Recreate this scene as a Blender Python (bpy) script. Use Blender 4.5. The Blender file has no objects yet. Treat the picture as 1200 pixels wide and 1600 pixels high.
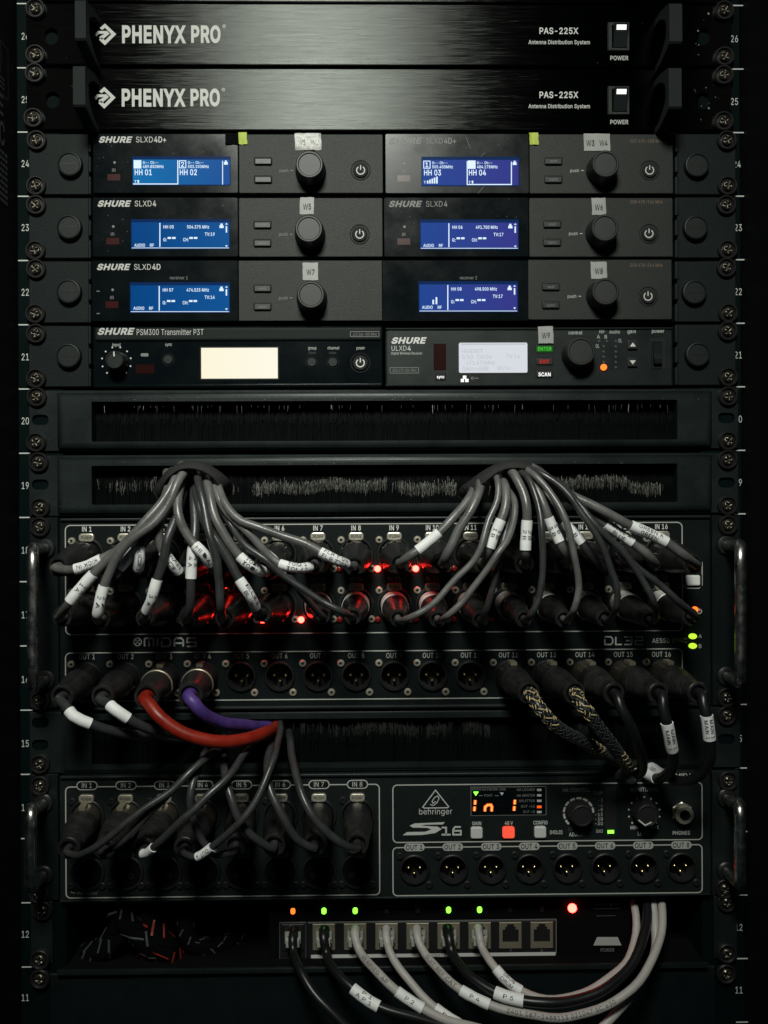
import bpy, math, random
from mathutils import Vector, Matrix, noise
from mathutils.geometry import tessellate_polygon, delaunay_2d_cdt
random.seed(7)
S = bpy.context.scene
C = S.collection
R = math.radians
# ------------------------------------------------------------------ camera
CAM = Vector((-0.00576, -0.62, 0.84715))        # rack front plane is y = 0, the rack's unit line 26 is at z = 1.2
YAW, PITCH, ROLL, F = 0.0134, -0.00033, -0.00495, 1392.05
FW = Vector((math.sin(YAW) * math.cos(PITCH), math.cos(YAW) * math.cos(PITCH), math.sin(PITCH)))
_r = Vector((math.cos(YAW), -math.sin(YAW), 0))
_u = _r.cross(FW)
RT = _r * math.cos(ROLL) + _u * math.sin(ROLL)
UP = _u * math.cos(ROLL) - _r * math.sin(ROLL)
cam = bpy.data.cameras.new('camera')
cam.sensor_fit = 'VERTICAL'; cam.sensor_height = 24.0; cam.lens = F / 1600 * 24.0
cam.clip_start = 0.01; cam.clip_end = 20
co = bpy.data.objects.new('camera', cam); C.objects.link(co)
M = Matrix((RT, UP, -FW)).transposed().to_4x4(); M.translation = CAM
co.matrix_world = M
S.camera = co
# ------------------------------------------------------------------ world and light (a dark room, one soft lamp above the rack)
w = bpy.data.worlds.new('World'); S.world = w; w.use_nodes = True
w.node_tree.nodes['Background'].inputs[0].default_value = (0.10, 0.55, 0.70, 1)
w.node_tree.nodes['Background'].inputs[1].default_value = 0.009
def area(name, loc, target, sx, sy, power, col, spread=180):
    l = bpy.data.lights.new(name, 'AREA'); l.shape = 'RECTANGLE'; l.size = sx; l.size_y = sy
    l.energy = power; l.color = col; l.spread = R(spread)
    o = bpy.data.objects.new(name, l); C.objects.link(o); o.location = loc
    o.rotation_euler = (Vector(target) - Vector(loc)).to_track_quat('-Z', 'Y').to_euler()
    return o
area('ceiling_lamp', (-0.095, -0.90, 1.60), (-0.05, 0, 0.90), 0.27, 0.20, 2.15, (0.96, 1.0, 0.90), 70)
S.view_settings.view_transform = 'Standard'; S.view_settings.look = 'None'
S.view_settings.exposure = 0.0; S.view_settings.gamma = 1.0
S.cycles.use_denoising = True
S.cycles.max_bounces = 6
# ------------------------------------------------------------------ materials
def mat(name, base, rough=0.5, metal=0.0, spec=0.5, bump=0.0, bscale=2500, var=0.0, vscale=60, rvar=0.0, emit=None, es=0.0,
        aniso=None, coat=0.0, streak=None):
    m = bpy.data.materials.new(name); m.use_nodes = True
    nt = m.node_tree; b = nt.nodes['Principled BSDF']
    b.inputs['Base Color'].default_value = (*base, 1)
    b.inputs['Roughness'].default_value = rough; b.inputs['Metallic'].default_value = metal
    b.inputs['Specular IOR Level'].default_value = spec
    b.inputs['Coat Weight'].default_value = coat
    if emit:
        b.inputs['Emission Color'].default_value = (*emit, 1); b.inputs['Emission Strength'].default_value = es
    if bump or var or rvar or streak:
        tc = nt.nodes.new('ShaderNodeNewGeometry')
        mp = nt.nodes.new('ShaderNodeMapping'); nt.links.new(tc.outputs['Position'], mp.inputs[0])
        if streak: mp.inputs['Scale'].default_value = streak
    if bump:
        n = nt.nodes.new('ShaderNodeTexNoise'); n.inputs['Scale'].default_value = bscale; n.inputs['Detail'].default_value = 2
        nt.links.new(mp.outputs[0], n.inputs['Vector'])
        bp = nt.nodes.new('ShaderNodeBump'); bp.inputs['Strength'].default_value = bump; bp.inputs['Distance'].default_value = 0.0004
        nt.links.new(n.outputs['Fac'], bp.inputs['Height']); nt.links.new(bp.outputs[0], b.inputs['Normal'])
    if var or rvar:
        n2 = nt.nodes.new('ShaderNodeTexNoise'); n2.inputs['Scale'].default_value = vscale; n2.inputs['Detail'].default_value = 5
        n2.inputs['Roughness'].default_value = 0.65
        nt.links.new(mp.outputs[0], n2.inputs['Vector'])
        if var:
            mr = nt.nodes.new('ShaderNodeMapRange'); mr.inputs[1].default_value = 0.3; mr.inputs[2].default_value = 0.7
            mr.inputs[3].default_value = 1 - var; mr.inputs[4].default_value = 1 + var
            nt.links.new(n2.outputs['Fac'], mr.inputs[0])
            mx = nt.nodes.new('ShaderNodeVectorMath'); mx.operation = 'SCALE'; mx.inputs[0].default_value = base
            nt.links.new(mr.outputs[0], mx.inputs['Scale']); nt.links.new(mx.outputs[0], b.inputs['Base Color'])
        if rvar:
            mr = nt.nodes.new('ShaderNodeMapRange'); mr.inputs[1].default_value = 0.3; mr.inputs[2].default_value = 0.7
            mr.inputs[3].default_value = max(0.03, rough - rvar); mr.inputs[4].default_value = min(1, rough + rvar)
            nt.links.new(n2.outputs['Fac'], mr.inputs[0]); nt.links.new(mr.outputs[0], b.inputs['Roughness'])
    if aniso is not None:
        b.inputs['Anisotropic'].default_value = aniso
        cx = nt.nodes.new('ShaderNodeCombineXYZ'); cx.inputs[2].default_value = 1.0
        nt.links.new(cx.outputs[0], b.inputs['Tangent'])
    return m
def emi(name, col, s):
    return mat(name, (0.001, 0.001, 0.001), 0.3, spec=0.03, emit=col, es=s)
K = {}
K['rail'] = mat('rail_black_paint', (0.0012, 0.0055, 0.0055), 0.6, spec=0.05, bump=0.15, var=0.25)
K['cab'] = mat('cabinet_black_paint', (0.003, 0.0035, 0.004), 0.7, spec=0.12, bump=0.1)
K['brushed'] = mat('black_brushed_aluminium', (0.033, 0.0345, 0.033), 0.29, metal=1.0, aniso=1.0, bump=0.25, bscale=1, streak=(14, 1, 2600), var=0.30, rvar=0.05, vscale=1)
K['ear'] = mat('grey_powder_coat', (0.0065, 0.0100, 0.0100), 0.55, spec=0.16, bump=0.45, bscale=1800, var=0.12)
K['ctrl'] = mat('charcoal_textured_plastic', (0.0150, 0.0168, 0.0150), 0.50, spec=0.30, bump=0.5, bscale=2200, var=0.10)
K['frame'] = mat('black_steel_frame', (0.0075, 0.0120, 0.0122), 0.42, spec=0.33, bump=0.25, bscale=1500, var=0.25, rvar=0.06, vscale=40)
K['glass'] = mat('black_acrylic', (0.0025, 0.0045, 0.0055), 0.18, spec=0.28, rvar=0.05, vscale=35)
K['glass2'] = mat('smudged_black_acrylic', (0.00432, 0.00648, 0.0072), 0.25, spec=0.30, rvar=0.07, vscale=25, var=0.4)
K['grip'] = mat('black_grip_coat', (0.016, 0.019, 0.019), 0.7, spec=0.15, bump=0.6, bscale=1600)
K['black'] = mat('black_plastic', (0.010, 0.011, 0.011), 0.42, bump=0.1)
K['matt'] = mat('matt_black', (0.004, 0.0045, 0.005), 0.8)
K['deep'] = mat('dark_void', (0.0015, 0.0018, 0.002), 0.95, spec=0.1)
K['rubber'] = mat('black_rubber', (0.0150, 0.0152, 0.0150), 0.36, spec=0.5, bump=0.25, var=0.4, vscale=150, rvar=0.12)
K['knob'] = mat('soft_black_knob', (0.012, 0.0125, 0.013), 0.48, bump=0.1)
K['cap'] = mat('grey_rubber_cap', (0.0085, 0.0120, 0.0118), 0.5, spec=0.3, bump=0.2)
K['panel'] = mat('stage_box_panel', (0.0045, 0.0078, 0.0084), 0.48, spec=0.18, bump=0.3, bscale=2000, var=0.2)
K['panel2'] = mat('lower_box_panel', (0.0085, 0.0130, 0.0130), 0.5, spec=0.18, bump=0.3, bscale=2000, var=0.2)
K['screw'] = mat('dark_screw_metal', (0.10, 0.088, 0.072), 0.30, metal=0.85, rvar=0.1, vscale=400)
K['washer'] = mat('black_washer', (0.012, 0.012, 0.012), 0.38)
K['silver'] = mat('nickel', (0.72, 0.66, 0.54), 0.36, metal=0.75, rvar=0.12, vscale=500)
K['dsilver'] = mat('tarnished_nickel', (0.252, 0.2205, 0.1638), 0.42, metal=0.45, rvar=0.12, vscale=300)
K['nickel_shell'] = mat('satin_nickel_shell', (0.77, 0.77, 0.742), 0.5, metal=0.35, var=0.15, vscale=300)
K['chrome'] = mat('chrome', (0.62, 0.62, 0.60), 0.30, metal=1.0, rvar=0.08, vscale=200)
K['shellm'] = mat('dark_nickel_shell', (0.11, 0.098, 0.075), 0.36, metal=0.7, rvar=0.1, vscale=300)
K['gold'] = mat('gold_pin', (0.75, 0.58, 0.28), 0.3, metal=1.0)
K['cord'] = mat('grey_cable_jacket', (0.1128, 0.1104, 0.1068), 0.36, spec=0.6, bump=0.2, bscale=700, var=0.3, vscale=70, rvar=0.1)
K['cordb'] = mat('charcoal_cable_jacket', (0.034, 0.035, 0.036), 0.34, spec=0.55, bump=0.2, bscale=700, var=0.35, vscale=70, rvar=0.1)
K['cordk'] = mat('black_cable_jacket', (0.008, 0.0085, 0.009), 0.34, spec=0.4, bump=0.1, var=0.2, vscale=90)
K['cordg'] = mat('pale_grey_cable_jacket', (0.3995, 0.3701, 0.3525), 0.5, var=0.08, vscale=90)
K['cordr'] = mat('red_cable_jacket', (0.22, 0.0135, 0.006), 0.40, spec=0.4, bump=0.15, bscale=600, var=0.3, vscale=80, rvar=0.12)
K['cordp'] = mat('violet_cable_jacket', (0.068, 0.036, 0.185), 0.42, spec=0.4, bump=0.15, bscale=600, var=0.3, vscale=80, rvar=0.12)
K['sleeve'] = mat('white_paper_sleeve', (0.82, 0.82, 0.82), 0.6, var=0.06, vscale=200, bump=0.15, bscale=600)
K['tape'] = mat('white_label_tape', (0.3112, 0.3112, 0.2983), 0.55, var=0.08, vscale=120)
K['tape2'] = mat('crumpled_clear_tape', (0.3536, 0.3468, 0.3264), 0.36, spec=0.35, bump=0.9, bscale=260, var=0.3, vscale=160)
K['green'] = mat('green_tape', (0.384, 0.4608, 0.0448), 0.6, var=0.1)
K['velcro'] = mat('velcro_fabric', (0.018, 0.018, 0.017), 0.85, bump=1.0, bscale=1400, var=0.4, vscale=900)
K['bristle'] = mat('black_nylon', (0.002, 0.0028, 0.003), 0.6, spec=0.06)
K['tip3'] = mat('dull_nylon_tips', (0.063, 0.0665, 0.063), 0.6, spec=0.2)  # dimmer painted light for the bristle ends and their glints
K['tip'] = mat('frayed_nylon_tips', (0.33, 0.33, 0.29), 0.5, var=0.6, vscale=400)  # paler colour paints the light caught by the bristle ends
K['ink'] = mat('grey_print', (0.5257, 0.5257, 0.5007), 0.6)
K['inkw'] = mat('white_print', (0.6384, 0.6384, 0.6178), 0.6)
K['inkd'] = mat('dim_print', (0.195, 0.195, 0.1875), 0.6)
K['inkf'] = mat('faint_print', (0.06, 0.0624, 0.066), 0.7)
K['inkt'] = mat('tan_print', (0.18, 0.1275, 0.09), 0.6)
K['inkb'] = mat('black_print', (0.012, 0.012, 0.012), 0.7)
K['pill'] = mat('grey_pill_print', (0.4, 0.4, 0.38), 0.6)
K['line'] = mat('outline_print', (0.456, 0.4465, 0.418), 0.55)
K['lgrey'] = mat('light_grey_plastic', (0.561, 0.561, 0.544), 0.45)
K['white_btn'] = mat('white_button', (0.806, 0.806, 0.78), 0.4)
K['ir'] = mat('infrared_window', (0.035, 0.0021, 0.00175), 0.25)
K['ird'] = mat('dark_infrared_window', (0.018, 0.003, 0.003), 0.2)
K['redoff'] = mat('unlit_red_led', (0.20, 0.01, 0.008), 0.25)
def lcd(name, c0, c1, st):
    m = emi(name, c0, st); nt = m.node_tree; b = nt.nodes['Principled BSDF']
    tc = nt.nodes.new('ShaderNodeTexCoord'); sp = nt.nodes.new('ShaderNodeSeparateXYZ'); mx = nt.nodes.new('ShaderNodeMix'); mx.data_type = 'RGBA'
    nt.links.new(tc.outputs['Generated'], sp.inputs[0]); nt.links.new(sp.outputs['X'], mx.inputs[0])
    mx.inputs[6].default_value = (*c0, 1); mx.inputs[7].default_value = (*c1, 1); nt.links.new(mx.outputs[2], b.inputs['Emission Color']); return m
K['lcd_a'] = lcd('blue_screen', (0.006, 0.170, 0.44), (0.006, 0.075, 0.31), 0.95)
K['lcd_b'] = lcd('blue_screen_deep', (0.001, 0.058, 0.23), (0.004, 0.090, 0.31), 0.95)
K['lcd_c'] = lcd('violet_blue_screen', (0.014, 0.062, 0.30), (0.040, 0.042, 0.26), 0.95)
K['lcd_e'] = emi('screen_edge_blue', (0.004, 0.03, 0.13), 0.7)
K['lcdt'] = emi('screen_text', (0.70, 0.86, 1.0), 1.1)
K['lcd_w'] = lcd('warm_white_screen', (0.98, 0.92, 0.70), (0.98, 0.95, 0.80), 1.0)
K['lcd_u'] = emi('cool_white_screen', (0.80, 0.84, 0.90), 0.85)
K['lcd_ut'] = emi('screen_grey_text', (0.55, 0.58, 0.63), 0.85)
K['lit_w'] = emi('lit_white', (1.0, 1.0, 0.97), 1.3)
K['lit_g'] = emi('lit_green_text', (0.10, 0.75, 0.08), 0.8)
K['lit_gb'] = emi('lit_green_key', (0.02, 0.16, 0.015), 0.6)
K['lit_r'] = emi('lit_red_text', (0.75, 0.03, 0.012), 0.8)
K['led_r'] = emi('red_led', (1.0, 0.022, 0.015), 34)
K['led_rc'] = emi('red_led_core', (1.0, 0.40, 0.30), 30)
K['led_g'] = emi('green_led', (0.07, 0.55, 0.015), 9)
K['led_y'] = emi('yellow_green_led', (0.50, 0.85, 0.04), 1.3)
K['led_o'] = emi('orange_led', (1.0, 0.15, 0.02), 2.4)
K['seg'] = emi('orange_digit', (1.0, 0.11, 0.012), 1.1)
K['segc'] = emi('orange_digit_core', (1.0, 0.42, 0.10), 1.5)
K['btn_r'] = emi('lit_red_button', (1.0, 0.10, 0.05), 1.0)
K['gt'] = mat('gold_braid_thread', (0.6375, 0.4845, 0.255), 0.45)
K['kt'] = mat('black_braid_thread', (0.045, 0.052, 0.054), 0.4)
K['rt'] = mat('red_braid_thread', (0.252, 0.0216, 0.0108), 0.5)
# ------------------------------------------------------------------ geometry helpers
def W(px, py, d):
    """point of the photographed place that lies d millimetres in front of the rail plane"""
    dr = FW + RT * ((px - 600) / F) - UP * ((py - 800) / F)
    return CAM + dr * ((0.62 - d * 0.001) / dr.y)
def kpx(d): return (0.62 - d * 0.001) / F          # metres per photo pixel at that depth
X = Vector((1, 0, 0)); Z = Vector((0, 0, 1)); FR = Vector((0, -1, 0))
class MB:
    def __init__(s): s.v = []; s.f = []; s.m = []; s.s = []; s.mats = []
    def mi(s, m):
        m = K[m] if isinstance(m, str) else m
        if m not in s.mats: s.mats.append(m)
        return s.mats.index(m)
    def add(s, vs, fs, m, smooth=False):
        b = len(s.v); s.v += [Vector(q) for q in vs]; i = s.mi(m)
        for f in fs: s.f.append([a + b for a in f]); s.m.append(i); s.s.append(smooth)
    def prism(s, poly, y0, y1, m, c=0.0, holes=(), hy=None, hm=None, segs=1, back=False):
        """outline (x,z) counter-clockwise as seen from the front; from depth y0 (back) to y1 (front), chamfer c, through holes"""
        n = len(poly); rings = []
        rings.append([Vector((p[0], y0, p[1])) for p in poly])
        nr = []
        for i in range(n):
            a, b2, c2 = Vector(poly[i - 1]), Vector(poly[i]), Vector(poly[(i + 1) % n])
            e1 = (b2 - a).normalized(); e2 = (c2 - b2).normalized()
            n1 = Vector((-e1.y, e1.x)); n2 = Vector((-e2.y, e2.x)); q = n1 + n2
            q = q / max(0.3, q.length_squared) * 2
            nr.append(q)
        if c > 0:
            for k in range(segs + 1):
                t = k / segs * math.pi / 2; ins = c * (1 - math.cos(t)); up = c * (1 - math.sin(t))
                rings.append([Vector((poly[i][0] + nr[i].x * ins, y1 + up, poly[i][1] + nr[i].y * ins)) for i in range(n)])
        else: rings.append([Vector((p[0], y1, p[1])) for p in poly])
        for k in range(len(rings) - 1):
            vs = rings[k] + rings[k + 1]
            s.add(vs, [[i, (i + 1) % n, n + (i + 1) % n, n + i] for i in range(n)], m, segs > 1 and k > 0)
        top = rings[-1]
        if not holes: s.add(top, [list(range(n))], m)
        else:
            loops = [top] + [[Vector((p[0], y1, p[1])) for p in h] for h in holes]
            flat = [v for l in loops for v in l]
            tris = tessellate_polygon([[Vector((v.x, v.z, 0)) for v in l] for l in loops])
            out = []
            for t in tris:
                a, b2, c2 = [flat[i] for i in t]
                out.append(list(t) if ((b2 - a).cross(c2 - a)).y < 0 else list(t)[::-1])
            s.add(flat, out, m)
            for h in holes:
                k = len(h); yb = hy if hy is not None else y0
                vs = [Vector((p[0], y1, p[1])) for p in h] + [Vector((p[0], yb, p[1])) for p in h]
                s.add(vs, [[i, (i + 1) % k, k + (i + 1) % k, k + i] for i in range(k)], hm or m)
        if back: s.add(rings[0], [list(range(n))[::-1]], m)
    def rbox(s, x0, y0, x1, y1, d0, d1, m, r=0.0, c=0.0, holes=(), hy=None, hm=None, segs=1):
        """rounded slab whose FRONT covers the photo rectangle, from depth d0 to d1 (mm towards the viewer)"""
        xm, ym = (x0 + x1) / 2, (y0 + y1) / 2
        X0, X1 = W(x0, ym, d1).x, W(x1, ym, d1).x; Z1, Z0 = W(xm, y0, d1).z, W(xm, y1, d1).z
        if 0 < r < c * 1.08: r = 0 if c > 1.9 else c * 1.1
        s.prism(rrect(X0, Z0, X1, Z1, r * 0.001), -d0 * 0.001, -d1 * 0.001, m, c * 0.001, holes, None if hy is None else -hy * 0.001, hm, segs)
    def lathe(s, A, ax, prof, n=24, m='black', cap0=False, cap1=True, smooth=True, ms=None, ref=None):
        ax = ax.normalized(); r0 = ref or (Z if abs(ax.z) < 0.8 else X)
        u = (r0 - ax * r0.dot(ax)).normalized(); v = ax.cross(u)
        rings = [[A + ax * t + (u * math.cos(2 * math.pi * i / n) + v * math.sin(2 * math.pi * i / n)) * r for i in range(n)] for t, r in prof]
        for k in range(len(prof) - 1):
            mm = ms[k] if ms else m
            s.add(rings[k] + rings[k + 1], [[i, (i + 1) % n, n + (i + 1) % n, n + i] for i in range(n)], mm, smooth)
        if cap0: s.add(rings[0], [list(range(n))[::-1]], ms[0] if ms else m)
        if cap1: s.add(rings[-1], [list(range(n))], ms[-1] if ms else m)
    def tube(s, P, rad, m, n=10, caps=True):
        fr = frames(P); N = len(P); vs = []
        for i, (p, t, u, v) in enumerate(fr):
            r = rad(i / (N - 1)) if callable(rad) else rad
            vs += [p + (u * math.cos(2 * math.pi * k / n) + v * math.sin(2 * math.pi * k / n)) * r for k in range(n)]
        fs = [[i * n + k, i * n + (k + 1) % n, (i + 1) * n + (k + 1) % n, (i + 1) * n + k] for i in range(N - 1) for k in range(n)]
        s.add(vs, fs, m, True)
        if caps: s.add(vs[:n], [list(range(n))[::-1]], m); s.add(vs[-n:], [list(range(n))], m)
    def ribbon(s, pts, wd, y, m, closed=False):
        """flat printed line of width wd along (x,z) points at depth y"""
        n = len(pts); vs = []
        for i in range(n):
            if closed: a, b2 = Vector(pts[i - 1]), Vector(pts[(i + 1) % n])
            else: a, b2 = Vector(pts[max(0, i - 1)]), Vector(pts[min(n - 1, i + 1)])
            p = Vector(pts[i]); e1 = (p - a); e2 = (b2 - p)
            e1 = e1.normalized() if e1.length > 1e-9 else e2.normalized(); e2 = e2.normalized() if e2.length > 1e-9 else e1
            q = Vector((-e1.y, e1.x)) + Vector((-e2.y, e2.x)); q = q / max(0.5, q.length_squared) * 2 * wd / 2
            vs += [(p.x + q.x, y, p.y + q.y), (p.x - q.x, y, p.y - q.y)]
        rng = range(n if closed else n - 1)
        s.add(vs, [[2 * i + 1, 2 * ((i + 1) % n) + 1, 2 * ((i + 1) % n), 2 * i] for i in rng], m)
    def build(s, name, parent=None, loc=None, kind=None, label=None):
        me = bpy.data.meshes.new(name)
        if loc is None:
            lo = Vector([min(v[i] for v in s.v) for i in range(3)]); hi = Vector([max(v[i] for v in s.v) for i in range(3)]); loc = (lo + hi) / 2
        me.from_pydata([tuple(v - loc) for v in s.v], [], s.f)
        for m in s.mats: me.materials.append(m)
        me.polygons.foreach_set('material_index', s.m); me.polygons.foreach_set('use_smooth', s.s); me.update()
        return place(name, me, parent, loc, kind, label)
ORG = {}
def place(name, me, parent, loc, kind=None, label=None, rot=None):
    o = bpy.data.objects.new(name, me); C.objects.link(o); loc = Vector(loc)
    if parent is not None: o.parent = parent; o.location = loc - ORG[parent]
    else: o.location = loc
    if rot: o.rotation_euler = rot
    ORG[o] = loc
    if kind: o['kind'] = kind
    if label: o['label'] = label
    return o
def thing(name, label, cat, loc, group=None):
    o = bpy.data.objects.new(name, None); C.objects.link(o); o.location = loc; o.empty_display_size = 0.01
    ORG[o] = Vector(loc); o['label'] = label; o['category'] = cat
    if group: o['group'] = group
    return o
def rrect(x0, z0, x1, z1, r, n=5):
    if r <= 0: return [(x0, z0), (x1, z0), (x1, z1), (x0, z1)]
    out = []
    for cx, cz, a in ((x1 - r, z0 + r, -90), (x1 - r, z1 - r, 0), (x0 + r, z1 - r, 90), (x0 + r, z0 + r, 180)):
        for k in range(n + 1):
            t = R(a + 90 * k / n); out.append((cx + r * math.cos(t), cz + r * math.sin(t)))
    return out
def prect(x0, y0, x1, y1, d, r=0.0, n=5):
    xm, ym = (x0 + x1) / 2, (y0 + y1) / 2
    return rrect(W(x0, ym, d).x, W(xm, y1, d).z, W(x1, ym, d).x, W(xm, y0, d).z, r * 0.001, n)
def pcirc(px, py, d, r, n=28):
    p = W(px, py, d); return [(p.x + r * 0.001 * math.cos(2 * math.pi * i / n), p.z + r * 0.001 * math.sin(2 * math.pi * i / n)) for i in range(n)]
def frames(P):
    N = len(P); T = [(P[min(i + 1, N - 1)] - P[max(i - 1, 0)]).normalized() for i in range(N)]
    u = T[0].orthogonal().normalized(); out = []
    for i in range(N):
        u = (u - T[i] * u.dot(T[i])).normalized(); out.append((P[i], T[i], u, T[i].cross(u)))
    return out
def spline(pts, step=0.004):
    pts = [Vector(p) for p in pts]; Q = [pts[0] * 2 - pts[1]] + pts + [pts[-1] * 2 - pts[-2]]; out = []
    for i in range(1, len(Q) - 2):
        p0, p1, p2, p3 = Q[i - 1:i + 3]
        def tj(t, a, b): return t + max(1e-5, (b - a).length) ** 0.5
        t0 = 0; t1 = tj(t0, p0, p1); t2 = tj(t1, p1, p2); t3 = tj(t2, p2, p3)
        n = max(2, int((p2 - p1).length / step))
        for k in range(n):
            t = t1 + (t2 - t1) * k / n
            a1 = p0 * ((t1 - t) / (t1 - t0)) + p1 * ((t - t0) / (t1 - t0)); a2 = p1 * ((t2 - t) / (t2 - t1)) + p2 * ((t - t1) / (t2 - t1))
            a3 = p2 * ((t3 - t) / (t3 - t2)) + p3 * ((t - t2) / (t3 - t2))
            b1 = a1 * ((t2 - t) / (t2 - t0)) + a2 * ((t - t0) / (t2 - t0)); b2 = a2 * ((t3 - t) / (t3 - t1)) + a3 * ((t - t1) / (t3 - t1))
            out.append(b1 * ((t2 - t) / (t2 - t1)) + b2 * ((t - t1) / (t2 - t1)))
    out.append(pts[-1])
    return out
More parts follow.
